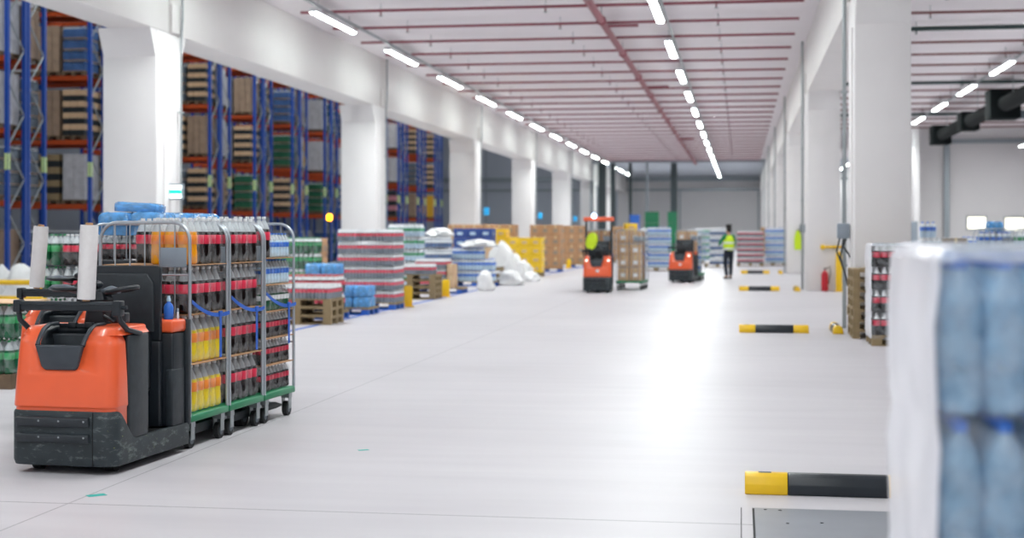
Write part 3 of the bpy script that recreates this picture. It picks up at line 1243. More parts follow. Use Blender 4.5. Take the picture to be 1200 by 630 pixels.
def sheet(o, rot, z, label):
    b = MB().box((-CW / 2 + .02, -CD / 2 + .03, 0), (CW / 2 - .004, CD / 2 - .03, .006), 'card')
    ob = b.build('cardboard_sheet')
    ob.location = o + Vector((0, 0, z))
    ob.rotation_euler = (0, 0, rot)
    tag(ob, label, 'cardboard sheet', 'cardboard sheets between the layers')


def fill_cage(o, rot, name, layers, pitch=LAY, vis='full'):
    """layers: list of (kind at the open side, kind at the closed side)"""
    for k, (ka, kb) in enumerate(layers):
        z = Z0 + k * pitch
        last = k == len(layers) - 1
        if k:
            sheet(o, rot, z - .009, 'thin brown cardboard sheet under the %s layer in %s' % (ORD[k], name))
        for j, y in enumerate((-.208, 0, .208)):
            put_pack(ka, o, rot, .172, y, z, '%s, %s layer up, %s along the strap side of %s' % (WORD[ka], ORD[k], ORD[j], name))
            if last or j == 0 and k > 0:
                put_pack(kb, o, rot, -.155, y, z, '%s, %s layer up, %s along the inner side of %s' % (WORD[kb], ORD[k], ORD[j], name))


YC1 = 1.155 + CD / 2
cages = []
for i in range(3):
    o = L1(0.0, YC1 + i * .70)
    rot = TH - .012 * (i - 1) * 0
    cage(o, rot, 'roll cage with green base, %s behind the front orange truck' % ORD[i], 'roll cages of the front train', 'roll cage')
    cages.append(o)
CN = ('the truck-side cage', 'the middle cage', 'the last cage')
fill_cage(cages[0], TH, CN[0], [('lime', 'lime'), ('lime', 'lime'), ('cola', 'cola')])
# its top layer: orange packs in front, colas behind
zt = Z0 + 3 * LAY
sheet(cages[0], TH, zt - .009, 'thin brown cardboard sheet under the top layer in the truck-side cage')
for j, y in enumerate((-.208, 0, .208)):
    kk = 'orange' if j == 0 else 'cola'
    put_pack(kk, cages[0], TH, .172, y, zt, '%s, top layer, %s along the strap side of the truck-side cage' % (WORD[kk], ORD[j]))
    if j == 2:
        put_pack(kk, cages[0], TH, -.155, y, zt, 'cola six-pack, top layer, standing alone on the inner side of the truck-side cage')
fill_cage(cages[1], TH, CN[1], [('cola', 'cola')] * 4)
# third cage: small colas, small clear bottles, small waters
zz = Z0
SM = (('small_cola', 'small cola pack'), ('small_cola', 'small cola pack'), ('small_cola', 'small cola pack'), ('small_green', 'small green pack'), ('small_water', 'small water pack'), ('small_water', 'small water pack'))
for k, (kd, wd) in enumerate(SM):
    if k:
        sheet(cages[2], TH, zz - .008, 'thin brown cardboard sheet under the %s layer in the last cage' % ORD[k])
    for j, y in enumerate((-.208, 0, .208)):
        kk, ww_ = (('cola', 'taller cola six-pack') if k == 5 and j == 0 else (kd, wd))
        put_pack(kk, cages[2], TH, .185 if kk != 'cola' else .172, y, zz, '%s, %s layer up, %s along the strap side of the last cage' % (ww_, ORD[k], ORD[j]))
        if k > 3:
            put_pack(kk, cages[2], TH, -.12 if kk != 'cola' else -.155, y, zz, '%s, %s layer up, %s along the inner side of the last cage' % (ww_, ORD[k], ORD[j]))
    zz += .218

# second train behind, mostly hidden
YC2 = 1.155 + CD / 2
cg2 = []
for i in range(2):
    o = L1(0, YC2 + i * .70, 0, O2)
    cage(o, TH, 'roll cage behind the second orange truck, %s in line' % ORD[i], 'roll cages of the second train', 'roll cage')
    cg2.append(o)
CN2 = ('the second-train front cage', 'the second-train rear cage')
for c, o in enumerate(cg2):
    for k, kd in enumerate((('cola', 'cola'), ('cola', 'green'), ('cola', 'cola'))):
        z = Z0 + k * LAY
        for j, y in enumerate((-.208, 0, .208)):
            for side, x in ((0, .172), (1, -.155)):
                if c == 1 and side == 1 and k < 2:
                    continue
                put_pack(kd[side], o, TH, x, y, z, '%s, %s layer, %s along the %s side of %s' % (WORD[kd[side]], ORD[k], ORD[j], 'near' if side == 0 else 'far', CN2[c]))


# blue film wrapped water pack lying on top of the second train
def blue_pack_mesh(L=.3, D=.28, H=.2, n=5, m=4, key='film_blue'):
    b = MB()
    rings = []
    r = random.Random(5)
    for z, s in ((0, .96), (H * .08, 1), (H * .7, 1), (H * .86, .95), (H * .97, .84), (H, .6)):
        rg = rrect(-L / 2 * s, L / 2 * s, -D / 2 * s, D / 2 * s, .03, z, 5, .03)
        rings.append([(x + r.uniform(-.005, .005), y + r.uniform(-.005, .005), z_ + r.uniform(-.004, .004)) for x, y, z_ in rg])
    b.loft(rings, key)
    return b


def make_blue_pack():
    t = thing('wrapped_water_pack', 'x', 'water pack')
    bm_ = MB().lathe([(.03, .003), (.032, .02), (.032, .13), (.02, .165), (.012, .175), (.012, .19)], 'water_pale', 10).mesh('bottle')
    for i in range(4):
        for q in range(4):
            link('bottle', bm_, t, (-.1 + i * .067, -.1 + q * .067, 0))
    blue_pack_mesh().build('film_wrap', t)
    return t


bp = Spawner(make_blue_pack)
zt = Z0 + 3 * LAY
for c in range(2):
    for j, y in enumerate((-.208, 0, .208)):
        for i, x in enumerate((-.15, .16)):
            o = L1(x, YC2 + c * .70 + y, zt, O2)
            PK['small_cola'](o, TH, 'small cola pack under the blue packs, %s row, %s place on %s' % (ORD[j], ORD[i], CN2[c]), 'drinks packs in the roll cages', 'drinks pack')
zt += .204
n = 0
for c in range(2):
    for k in range(1):
        for j, y in enumerate((-.155, .15)):
            for i, x in enumerate((-.148, .148)):
                if False:
                    continue
                o = L1(x, YC2 + c * .70 + y, zt + k * .203, O2)
                bp(o, TH + PI / 2 + random.uniform(-.02, .02), 'blue wrapped water pack, %s row, %s place on top of %s' % (('front', 'rear')[j], ORD[i], CN2[c]), 'blue water packs on the second train', 'water pack')
o = L1(-.02, YC2 - .04, zt + .202, O2)
b_ = bp(o, TH + .25, 'loose blue water pack lying tilted on top of the second train', None, 'water pack')
b_.rotation_euler.y = .05
b_.scale = (1.3, 1.1, .42)
# ================================================================ GOODS SEEN FROM FARTHER AWAY: one mesh per pack
def low_bottles(b, nx, ny, R, H, liq, label, cap, segs=6):
    for i in range(nx):
        for q in range(ny):
            x, y = (i - (nx - 1) / 2) * 2 * R, (q - (ny - 1) / 2) * 2 * R
            b.lathe([(R, 0, liq), (R, H * .42, liq), (R, H * .66, label), (R * .9, H * .72, liq), (R * .35, H * .9, 'white_cap'), (R * .32, H, cap)], liq, segs, (x, y, 0), bot=False)


def low_pack(name, nx, ny, R, H, liq, label, cap, cat='drinks pack', wrap='film'):
    def f():
        b = MB()
        low_bottles(b, nx, ny, R, H, liq, label, cap)
        hx, hy = nx * R + .003, ny * R + .003
        b.loft([[(-hx, -hy, .002), (hx, -hy, .002), (hx, hy, .002), (-hx, hy, .002)], [(-hx, -hy, H * .72), (hx, -hy, H * .72), (hx, hy, H * .72), (-hx, hy, H * .72)],
                [(-hx * .93, -hy * .85, H * 1.005), (hx * .93, -hy * .85, H * 1.005), (hx * .93, hy * .85, H * 1.005), (-hx * .93, hy * .85, H * 1.005)]], wrap, False, True, smooth=False)
        o = b.build(name)
        return tag(o, 'x', cat)
    return Spawner(f)


def box_sp(name, sx, sy, sz, key, tape='tape', cat='box', mark=None):
    def f():
        b = MB().box((-sx / 2, -sy / 2, 0), (sx / 2, sy / 2, sz), key, .008)
        if tape:
            b.box((-.025, -sy / 2 - .001, sz * .72), (.025, sy / 2 + .001, sz + .0015), tape)
            b.box((-sx / 2 + .01, -.002, sz), (sx / 2 - .01, .002, sz + .001), 'card_grey')
        if mark:
            b.box((-sx * .22, -sy / 2 - .002, sz * .3), (sx * .22, -sy / 2, sz * .62), mark)
            b.box((sx / 2, -sy * .22, sz * .3), (sx / 2 + .002, sy * .22, sz * .62), mark)
        return tag(b.build(name), 'x', cat)
    return Spawner(f)


SP = {
    'cola_tray': low_pack('cola_tray', 6, 4, .033, .24, 'load_grey', 'red_label', 'white_cap', wrap='film'),
    'cola_big': low_pack('cola_bottle_pack', 3, 2, .052, .32, 'cola', 'red_label', 'red_cap'),
    'green_big': low_pack('green_bottle_crate', 3, 2, .052, .32, 'green_pet', 'green_label', 'green_cap'),
    'clear_big': low_pack('clear_bottle_pack', 3, 2, .052, .32, 'water_pale', 'green_label', 'white_cap'),
    'water_big': low_pack('water_bottle_pack', 3, 2, .052, .32, 'water_pale', 'blue_label', 'blue_cap'),
    'dark_big': low_pack('dark_bottle_pack', 3, 2, .052, .32, 'load_blue', 'white_cap', 'white_cap'),
    'brown': box_sp('cardboard_box', .4, .4, .42, 'card', mark='card_grey'),
    'pale': box_sp('pale_cardboard_box', .4, .4, .3, 'card_pale'),
    'yellow': box_sp('yellow_box', .4, .4, .3, 'yellow_box', None, mark='card_pale'),
    'navy': box_sp('navy_printed_box', .42, .4, .3, 'navy_box', None, mark='water_pale'),
}
SP['slim'] = box_sp('slim_pale_carton', .2, .4, .3, 'card_pale')
SIZE = {'cola_tray': (.4, .27, .245), 'cola_big': (.315, .21, .325), 'green_big': (.315, .21, .325), 'clear_big': (.315, .21, .325), 'water_big': (.315, .21, .325), 'dark_big': (.315, .21, .325),
        'brown': (.405, .405, .425), 'pale': (.405, .405, .305), 'yellow': (.405, .405, .305), 'navy': (.425, .405, .305), 'blue_pack': (.31, .29, .205)}
DESC = {'cola_tray': 'wrapped cola tray', 'cola_big': 'cola bottle pack', 'green_big': 'dark green bottle pack', 'clear_big': 'clear bottle pack', 'water_big': 'pale water pack', 'dark_big': 'blue-white bottle pack', 'brown': 'brown cardboard box', 'pale': 'pale cardboard box', 'yellow': 'yellow box', 'navy': 'navy printed box', 'blue_pack': 'blue wrapped water pack'}
GROUP = {k: v + 's on the floor pallets' for k, v in DESC.items()}
GROUP['yellow'] = GROUP['navy'] = 'coloured boxes on the floor pallets'
SP['blue_pack'] = bp


def make_pal(key, feet):
    def f():
        o = link('wooden_pallet', pallet_mesh(key, feet))
        return tag(o, 'x', 'pallet')
    return Spawner(f)


pal_wood = make_pal('wood', None)
pal_dark = make_pal('wood_dark', None)
pal_blue = make_pal('wood', 'pallet_blue')


RW = ('front', 'second', 'third', 'fourth')


def shell(kind, xr, yn, z, nx, ny, nz, where, side='right', hole=None, jig=.002, rise=True):
    """stack of packs; xr = X of its aisle-side face, yn = Y of its near face; only what can be seen is built. Labelled along the near face towards the aisle, then along the aisle side"""
    sx, sy, sz = SIZE[kind]
    for k in range(nz):
        for i in range(nx):
            for q in range(ny):
                if hole and hole(i, q, k):
                    continue
                top = k == nz - 1 or (hole and hole(i, q, k + 1))
                edge_x = i == nx - 1 if side == 'right' else i == 0
                if nx * ny * nz > 30 and not (q == 0 or edge_x or (top and q < 3)):
                    continue
                x = xr - (nx - i - .5) * sx if side == 'right' else xr + (i + .5) * sx
                y = yn + (q + .5) * sy
                if nx == 1 and ny == 1:
                    lb = '%s, %s up in %s' % (DESC[kind], ORD[k], where)
                else:
                    lb = '%s, %s layer, %s row, %s place in %s' % (DESC[kind], ORD[k], RW[q], ORD[i], where)
                SP[kind]((x + random.uniform(-jig, jig), y + random.uniform(-jig, jig), z + k * sz), random.uniform(-.004, .004), lb, GROUP[kind], 'box' if kind in ('brown', 'pale', 'yellow', 'navy') else 'drinks pack')


def pallets(xr, yn, n, where, sp=None, L=1.2, D=.8, side='right', turn=False):
    sp = sp or pal_wood
    for k in range(n):
        l_, d_ = (D, L) if turn else (L, D)
        x = xr - l_ / 2 if side == 'right' else xr + l_ / 2
        sp((x, yn + d_ / 2, k * .1445), PI / 2 if turn else 0, 'wooden pallet %s under %s' % ('standing' if n == 1 else '%s from the floor' % ORD[k], where), 'wooden pallets on the floor', 'pallet')


XA = -6.98


def ya(d, x=XA):
    return Yd(x, d)


PZ = .146
# --- along the aisle, from the cages onward
w_ = 'the low tray stack'
y = ya(24.3, -6.8)
pallets(-6.78, y, 3, w_)
shell('cola_tray', -6.80, y + .0, .436, 3, 3, 1, w_)
SP['pale']((-7.55, ya(23.3, -7.55), 0), .1, 'pale cardboard box, lower of two on the floor beside the last roll cage', GROUP['pale'], 'box')
SP['pale']((-7.56, ya(23.3, -7.56), .302), .04, 'pale cardboard box, upper of two on the floor beside the last roll cage', GROUP['pale'], 'box')
w_ = 'the stack behind the low trays'
y = ya(25.7)
pallets(-7.06, y, 1, w_, pal_blue)
shell('cola_big', -7.08, y, PZ, 3, 3, 2, w_)
w_ = 'the stepped blue stack'
y = ya(27.0, -6.5)
pallets(-6.86, y, 1, w_, pal_blue)
shell('blue_pack', -6.87, y + .05, PZ, 4, 2, 4, w_, hole=lambda i, q, k: i > 1 and k > 1)
w_ = 'the tall cola stack'
y = ya(29.0, -6.85)
pallets(-6.82, y, 1, w_, pal_blue)
shell('cola_tray', -6.82, y, PZ, 3, 3, 6, w_, hole=lambda i, q, k: k == 5 and i == 1 and q == 0)
w_ = 'the rear green stack'
x = W(379, 31.6)[0]
y = ya(31.2, x)
pallets(x, y, 1, w_)
shell('green_big', x - .02, y, PZ, 3, 2, 4, w_)
w_ = 'the narrow brown column'
x = W(394, 33)[0]
y = ya(32.6, x)
pallets(x, y, 1, w_, turn=True)
shell('brown', x - .2, y, PZ, 1, 1, 3, w_)
w_ = 'the pile of four pallets'
y = ya(33.4, -6.95)
pallets(-6.95, y, 4, w_)
shell('cola_tray', -7.02, y, .58, 3, 2, 1, w_)
w_ = 'the low cola stack'
y = ya(36.6, -6.95)
pallets(-6.95, y, 1, w_, pal_blue)
shell('cola_tray', -7.37, y, PZ, 2, 3, 3, w_)
SP['slim']((-7.24, y + .22, PZ), 0, 'pale cardboard box beside the low cola stack past the pallet pile', GROUP['pale'], 'box')
SP['slim']((-7.24, y + .22, PZ + .304), .03, 'pale cardboard box upon another beside the low cola stack', GROUP['pale'], 'box')
w_ = 'the stack behind the pallet pile'
x = W(499, 39)[0]
y = ya(38.6, x)
pallets(x, y, 1, w_)
shell('clear_big', x - .02, y, PZ, 3, 2, 5, w_)
w_ = 'the bulging blue-white stack'
x = W(532, 41.5)[0]
y = ya(41, x)
pallets(x, y, 1, w_)
shell('dark_big', x - .02, y, PZ, 3, 2, 4, w_)
w_ = 'the stack before the film heap'
y = ya(41.6, -6.98)
pallets(-6.98, y, 1, w_, pal_blue)
shell('water_big', -6.99, y, PZ, 4, 2, 3, w_, hole=lambda i, q, k: i == 3 and k == 2)
w_ = 'the navy box stack'
x = W(579, 47.5)[0]
y = ya(47, x)
pallets(x, y, 1, w_)
shell('pale', x, y, PZ, 3, 2, 3, w_)
shell('navy', x + .02, y, PZ + .92, 3, 2, 2, w_)
for i, (u, d_) in enumerate(((562, 54), (604, 54.5))):
    w_ = 'the %s stack behind navy boxes' % ORD[i]
    x = W(u, d_)[0]
    y = ya(d_, x)
    pallets(x, y, 1, w_)
    shell('brown', x, y, PZ, 3, 2, 4, w_)
w_ = 'the tall yellow stack'
x = W(606, 52.5)[0]
y = ya(52.5, x)
pallets(x, y, 1, w_, turn=True)
shell('yellow', x, y, PZ, 2, 2, 5, w_, hole=lambda i, q, k: k == 4 and i == 1)
w_ = 'the lower yellow stack'
y = ya(50.5, -6.9)
pallets(-6.85, y, 1, w_)
shell('yellow', -6.85, y, PZ, 3, 2, 4, w_)
for i, (u, d_, nz) in enumerate(((657, 56.5, 4), (686, 63.5, 4))):
    w_ = 'the brown box stack along the aisle, %s past the yellow boxes' % ORD[i]
    x = W(u, d_)[0]
    y = ya(d_, x)
    pallets(x, y, 1, 'the brown aisle stack, %s past the yellow boxes' % ORD[i], pal_blue)
    shell('brown', x, y, PZ, 3, 2, nz, 'the %s brown aisle stack' % ORD[i])
w_ = 'the far brown aisle stack'
x = W(668, 72)[0]
pallets(x, ya(72, x), 1, w_)
shell('brown', x, ya(72, x), PZ, 3, 2, 4, 'the far brown aisle stack')


# --- plastic film heap
def bag(u, vb, vt, wpx, d_, label, seed, key='film_bag', grp='white film bundles on the floor', zb=0.0):
    r = random.Random(seed)
    X, Y = W(u, d_)
    h = (vb - vt) * d_ / FPX
    w = wpx * d_ / FPX
    b = MB()
    rings = []
    n = 18
    ph = [r.uniform(0, 6.3) for _ in range(6)]
    for s in (0.0, .05, .15, .3, .45, .6, .72, .83, .92, .98, 1.0):
        rad = {0.0: .8, .05: .95, .15: 1.0, .3: .98, .45: .92, .6: .86, .72: .8, .83: .68, .92: .5, .98: .28, 1.0: .06}[s]
        rg = []
        for i in range(n):
            a = 2 * PI * i / n
            k = 1 + .16 * math.sin(3 * a + ph[0] + 5 * s) + .12 * math.sin(5 * a + ph[1] - 9 * s) + .09 * r.uniform(-1, 1)
            rg.append((w / 2 * rad * k * math.cos(a), w / 2 * .85 * rad * k * math.sin(a), h * s * (1 + .06 * math.sin(2 * a + ph[2]) * s)))
        rings.append(rg)
    b.loft(rings, key)
    o = b.build('film_bundle')
    o.location = (X, Y, zb)
    return tag(o, label, 'plastic film', grp)


bag(588, 334, 287, 34, 44.5, 'tall white bundle of crumpled plastic film on the floor before the yellow boxes', 1)
bag(603, 332, 300, 22, 45.5, 'white film bundle leaning by the tall film bundle', 2)
bag(569, 341, 318, 20, 38.6, 'small white film bundle in front of the water stack', 3)
bag(598, 336, 319, 30, 42.5, 'flat white film bundle lying in front of the tall bundle', 4)
bag(614, 331, 308, 20, 46.6, 'white film bundle against the lower yellow boxes', 5)
bag(622, 331, 320, 20, 46.0, 'lowest white film scrap at the aisle edge of the heap', 6)
zz_ = PZ + 3 * .325
bag(562, 0, -9, 42, 42.0, 'white film bundle lying on top of the water stack', 7, zb=PZ + 3 * .325)
bag(516, 0, -9, 30, 41.4, 'bulging white film on top of the blue and white stack', 8, zb=PZ + 4 * .325)
t = thing('wooden_crate', 'small open wooden crate among the white film bundles', 'crate', (W(580, 43)[0], W(580, 43)[1], 0))
b = MB()
for z in (.02, .22, .42):
    b.box((-.25, -.2, z), (.25, -.185, z + .1), 'wood').box((-.25, .185, z), (.25, .2, z + .1), 'wood').box((-.25, -.185, z), (-.235, .185, z + .1), 'wood').box((.235, -.185, z), (.25, .185, z + .1), 'wood')
b.build('slats', t)
pm = MB().box((-.02, -.02, 0), (.02, .02, .54), 'wood_dark').mesh('post')
for x in (-.215, .215):
    for y in (-.165, .165):
        link('post', pm, t, (x, y, 0))


# yellow floor stops at the pallet places
def make_stop():
    b = MB().prism([(-.13, 0), (.13, 0), (.13, .40), (.10, .44), (-.02, .44), (-.06, .40)], -.02, .02, 'yellow', 'y', bevel=.005)
    b.box((-.16, -.1, 0), (.16, .12, .012), 'yellow').prism([(-.02, .012), (.1, .012), (-.02, .25)], -.012, .012, 'yellow', 'x')
    return tag(b.build('floor_stop'), 'x', 'floor stop')


stop = Spawner(make_stop)
for i, (u, d_, s, wh) in enumerate(((476, 30.2, 1.0, 'in front of the pallet pile'), (521, 34.9, .95, 'in front of the low cola stack'), (604, 47.4, .9, 'by the film heap'), (623, 49.2, .9, 'by the lower yellow boxes'), (666, 62.6, .9, 'by the brown box stacks'))):
    X, Y = W(u, d_)
    o = stop((X, Y, 0), .25 if i == 0 else -.1, 'yellow metal floor stop %s' % wh, 'yellow floor stops along the goods', 'floor stop')
    o.scale = (s, 1, s)

# blue line on the floor
b = MB().box((-7.04, 18, 0.0005), (-6.94, 75, .003), 'pallet_blue')
tag(b.build('blue_line'), 'long blue line taped on the floor along the goods', 'floor marking')

# --- behind the trucks at the very left
w_ = 'the packs behind the second truck'
x0_ = W(70, 15.6)[0] - .22
y = ya(15.6, x0_)
pallets(x0_, y, 1, w_, side='left')
for i in range(3):
    for q in range(2):
        for k in range(4):
            kd = 'green' if i == 0 else 'cola'
            if i == 0 and q > 0:
                continue
            PK[kd]((x0_ + (.11, .39, .715)[i], y + (.17 if i == 0 else .14) + q * .23, PZ + k * .35), (PI / 2 if i == 0 else 0) + random.uniform(-.02, .02), '%s, %s layer, %s row, %s place behind the second truck' % (WORD[kd], ORD[k], RW[q], ORD[i]), 'packs stacked behind the second truck', 'drinks pack')
w_ = 'the green packs beside the trucks'
xr_ = W(13, 14.3)[0]
y = ya(14.3, xr_)
pallets(xr_, y, 1, w_, pal_dark)
for i in range(3):
    for q in range(3):
        for k in range(2):
            PK['green']((xr_ - .165 - (2 - i) * .325, y + .13 + q * .23, PZ + k * .355), 0, '%s, %s layer, %s row, %s place beside the trucks' % (WORD['green'], ORD[k], ORD[q], ORD[i]), 'green packs beside the trucks', 'drinks pack')
b = MB().box((-.55, -.38, 0), (.55, .38, .012), 'card_pale', .003)
o = b.build('cover_sheet')
o.location = (xr_ - .5, y + .36, PZ + 2 * .355 - .01)
tag(o, 'pale cardboard sheet lying on the green packs beside the trucks', 'cardboard sheet')
# yellow guard rail far left with bags behind
X, Y = W(6, 27)
t = thing('guard_rail', 'yellow guard rail on the floor in front of the racks', 'guard rail', (X, Y, 0))
rm = MB().cyl((-2.4, 0, 0), (.75, 0, 0), .05, 'yellow', 10).mesh('rail')
for z in (.32, .62):
    link('rail', rm, t, (0, 0, z))
pm = MB().box((-.06, -.06, .01), (.06, .06, .78), 'yellow', .012).box((-.12, -.12, 0), (.12, .12, .012), 'yellow').mesh('post')
for x in (-2.3, -.8, .7):
    link('post', pm, t, (x, .10, 0))
bag(25, 352, 306, 40, 31, 'pale plastic bag heap behind the yellow guard rail', 11, grp='pale bags behind the guard rail')
bag(2, 352, 308, 30, 31.5, 'second pale bag behind the yellow guard rail', 12, grp='pale bags behind the guard rail')

# --- beacon on a pole behind the goods
X, Y = W(386, 44)
t = thing('warning_beacon', 'lit amber beacon on a slim black pole behind the cola stacks', 'warning light', (X, Y, 0))
MB().lathe([(.2, 0), (.2, .03), (.04, .06)], 'charcoal', 18).build('pole_base', t)
MB().cyl((0, 0, .05), (0, 0, 1.9), .025, 'charcoal', 10).build('pole', t)
MB().lathe([(.07, 1.9), (.07, 1.94), (.09, 1.95), (.085, 2.06), (.05, 2.1), (.01, 2.11)], 'beacon', 16).build('beacon_lens', t)


# ================================================================ FAR TRUCKS, CAGES, PERSON
def far_truck(u, d_, rot, label):
    X, Y = W(u, d_)
    t = truck((X, Y, 0), rot, label, cat='warehouse truck')
    return t, Vector((X, Y, 0)), rot


def LL(o, rot, x, y, z=0):
    return o + Vector((math.cos(rot) * x - math.sin(rot) * y, math.sin(rot) * x + math.cos(rot) * y, z))


def light_part(parent, locs):
    me = MB().sphere((0, 0, 0), .028, 'lamp_head', (1, .5, 1), 10).mesh('headlight')
    for l in locs:
        link('headlight', me, parent, l)


t2, o2, r2_ = far_truck(700, 37.1, .06, 'orange order picking truck with overhead bar and blue lamp, farther down the aisle')
light_part(t2, ((-.28, .05, .83), (.28, .05, .83)))
MB().sphere((0, .012, .56), .045, 'white_cap', (1, .3, .8), 12).build('front_badge', t2)
pm = MB().box((-.03, -.04, .2), (.03, .04, 1.86), 'black_plastic', .008).mesh('mast_post')
for x in (-.33, .33):
    link('mast_post', pm, t2, (x, 1.02, 0))
MB().box((-.4, .95, 1.84), (.4, 1.09, 1.95), 'orange_paint', .02).build('overhead_bar', t2)
MB().sphere((-.12, .92, 1.98), .06, 'lamp_blue', (1, 1, 1), 12).build('blue_lamp', t2)
t3, o3, r3_ = far_truck(797, 44.7, -.13, 'orange order picking truck near the person in yellow vest')
light_part(t3, ((.26, .05, .83),))
MB().sphere((0, .012, .56), .045, 'white_cap', (1, .3, .8), 12).build('front_badge', t3)

# yellow vest over the far truck handle
X, Y = W(691, 37.5)
b = MB()
b.loft([[(x * 1.0, y, z) for x, y, z in rrect(-w, w, -.05, .06, .04, zz, 4, .04)] for zz, w in ((.0, .08), (.1, .14), (.25, .15), (.36, .11), (.42, .05))], 'hiv')
o = b.build('safety_vest')
o.location = LL(o2, r2_, -.2, .12, 1.13)
o.rotation_euler = (0, .25, 0)
tag(o, 'bright yellow safety vest hung on the rack of the truck with the blue lamp', 'vest')


def cage_at(o, rot, label, grp='roll cages far down the aisle'):
    return cage(o, rot, label, grp, 'roll cage')


def fill_boxes(o, rot, kind, where, nz, n2=1):
    sx, sy, sz = SIZE[kind]
    s = 2 if sx > .35 else 2
    for k in range(nz):
        for i in range(2):
            for q in range(n2):
                x = (-.5 + i) * min(sx, .33)
                SP[kind](LL(o, rot, (-.5 + i) * .325, -.15 + q * .3, .252 + k * sz), rot, '%s, %s layer, %s row, %s place in %s' % (DESC[kind], ORD[k], RW[q], ORD[i], where), 'goods in the far roll cages', 'box' if kind in ('brown', 'pale') else 'drinks pack')


SP['cbrown'] = box_sp('carton', .29, .29, .33, 'card', mark='card_grey')
SP['cpale'] = box_sp('pale_carton', .29, .29, .33, 'card_pale', mark='white_cap')
SIZE['cbrown'] = SIZE['cpale'] = (.3, .3, .335)
DESC['cbrown'], DESC['cpale'] = 'brown carton', 'pale carton'
o = LL(o2, r2_, .0, 1.55)
cage_at(o, r2_, 'roll cage of cartons directly behind the truck with blue lamp')
fill_boxes(o, r2_, 'cbrown', 'the cage behind the blue-lamp truck', 4)
X, Y = W(739, 39.2)
o = Vector((X, Y, 0))
cage_at(o, -.05, 'roll cage of pale cartons standing beside the truck with blue lamp')
fill_boxes(o, -.05, 'cpale', 'the cage beside the blue-lamp truck', 4)
SP['yellow'] = box_sp('yellow_carton', .34, .34, .2, 'yellow_box', None, mark='card_pale')
o_ = LL(o, -.05, 0, .78)
cage_at(o_, -.05, 'second roll cage of cartons in line beside the truck with blue lamp')
fill_boxes(o_, -.05, 'cbrown', 'the cage behind that', 4)
yb = SP['yellow'](LL(o, -.05, .0, .0, .252 + 4 * .335), .2, 'yellow box on top of the cage beside the blue-lamp truck', GROUP['yellow'], 'box')
o = LL(o3, r3_, 0, 1.55)
cage_at(o, r3_, 'roll cage of cartons behind the truck by the person')
fill_boxes(o, r3_, 'cpale', 'the first cage by the person', 4)
o = LL(o3, r3_, 0, 2.33)
cage_at(o, r3_, 'second roll cage behind the truck by the person, filled with water packs')
fill_boxes(o, r3_, 'water_big', 'the second cage by the person', 4)


# goods closing the aisle
def far_stack(u, wpx, d_, kind, nz, where, turn=False, nx=3, ny=2, sp=None):
    x = W(u + wpx / 2, d_)[0]
    y = ya(d_, x)
    pallets(x, y, 1, where, sp)
    shell(kind, x, y, PZ, nx, ny, nz, where)


far_stack(771, 30, 58, 'water_big', 5, 'the stack between the far trucks')
far_stack(842, 30, 64, 'dark_big', 5, 'the stack behind the person', nx=3)
far_stack(880, 30, 66, 'cola_tray', 6, 'the cola stack beyond the person')
far_stack(906, 30, 67, 'water_big', 5, 'the water stack beyond the person')
far_stack(822, 30, 72, 'clear_big', 5, 'the stack behind the far truck')
far_stack(758, 30, 76, 'dark_big', 5, 'the farther blue stack')
far_stack(730, 30, 74, 'brown', 4, 'the farther brown stack')
far_stack(900, 30, 88, 'brown', 4, 'the rearmost brown stack')

# tall green crates far away
def make_crate():
    t = thing('plastic_crate', 'x', 'crate')
    b = MB()
    b.box((-.6, -.4, 0), (.6, .4, .04), 'green_plastic').box((-.6, -.4, .04), (.6, -.36, .7), 'green_plastic').box((-.6, .36, .04), (.6, .4, .7), 'green_plastic').box((-.6, -.36, .04), (-.56, .36, .7), 'green_plastic').box((.56, -.36, .04), (.6, .36, .7), 'green_plastic')
    b.build('crate_body', t)
    r = MB()
    for z in (.18, .4, .62):
        r.box((-.62, -.42, z), (.62, -.4, z + .04), 'green_plastic').box((.6, -.42, z), (.62, .42, z + .04), 'green_plastic')
    r.build('crate_rim', t)
    return t


crate = Spawner(make_crate)
for i, (u, n) in enumerate(((764, 4), (788, 4))):
    X, Y = W(u, 92)
    for k in range(n):
        crate((X, Y, k * .715), PI / 2 if i else 0, 'green plastic crate, %s up in the %s stack near the end wall' % (ORD[k], ORD[i]), 'green crates near the end wall', 'crate').scale = (.72, .72, 1)
X, Y = W(744, 92)
for k in range(4):
    o = box_sp('blue_box', .6, .6, .66, 'blue_label', None)((X, Y, k * .665), 0, 'blue box, %s up in the stack near the end wall' % ORD[k], 'blue boxes near the end wall', 'box')


# --- person ---------------------------------------------------------------
def skinned(name, joints, edges, key, parent=None, sub=2, extra=None):
    names = list(joints)
    me = bpy.data.meshes.new(name)
    me.from_pydata([joints[n][:3] for n in names], [(names.index(a), names.index(c)) for a, c in edges], [])
    o = bpy.data.objects.new(name, me)
    C.objects.link(o)
    sm = o.modifiers.new('skin', 'SKIN')
    sm.use_smooth_shade = True
    me.skin_vertices[0].data[0].use_root = True
    for i, n in enumerate(names):
        r = joints[n][3]
        me.skin_vertices[0].data[i].radius = r if isinstance(r, tuple) else (r, r)
    if sub:
        sb = o.modifiers.new('sub', 'SUBSURF')
        sb.levels = sb.render_levels = sub
    dg = bpy.context.evaluated_depsgraph_get()
    m2 = bpy.data.meshes.new_from_object(o.evaluated_get(dg))
    bpy.data.objects.remove(o)
    m2.materials.clear()
    m2.materials.append(M[key])
    for p_ in m2.polygons:
        p_.use_smooth = True
    o = bpy.data.objects.new(name, m2)
    C.objects.link(o)
    if parent is not None:
        o.parent = parent
    return o


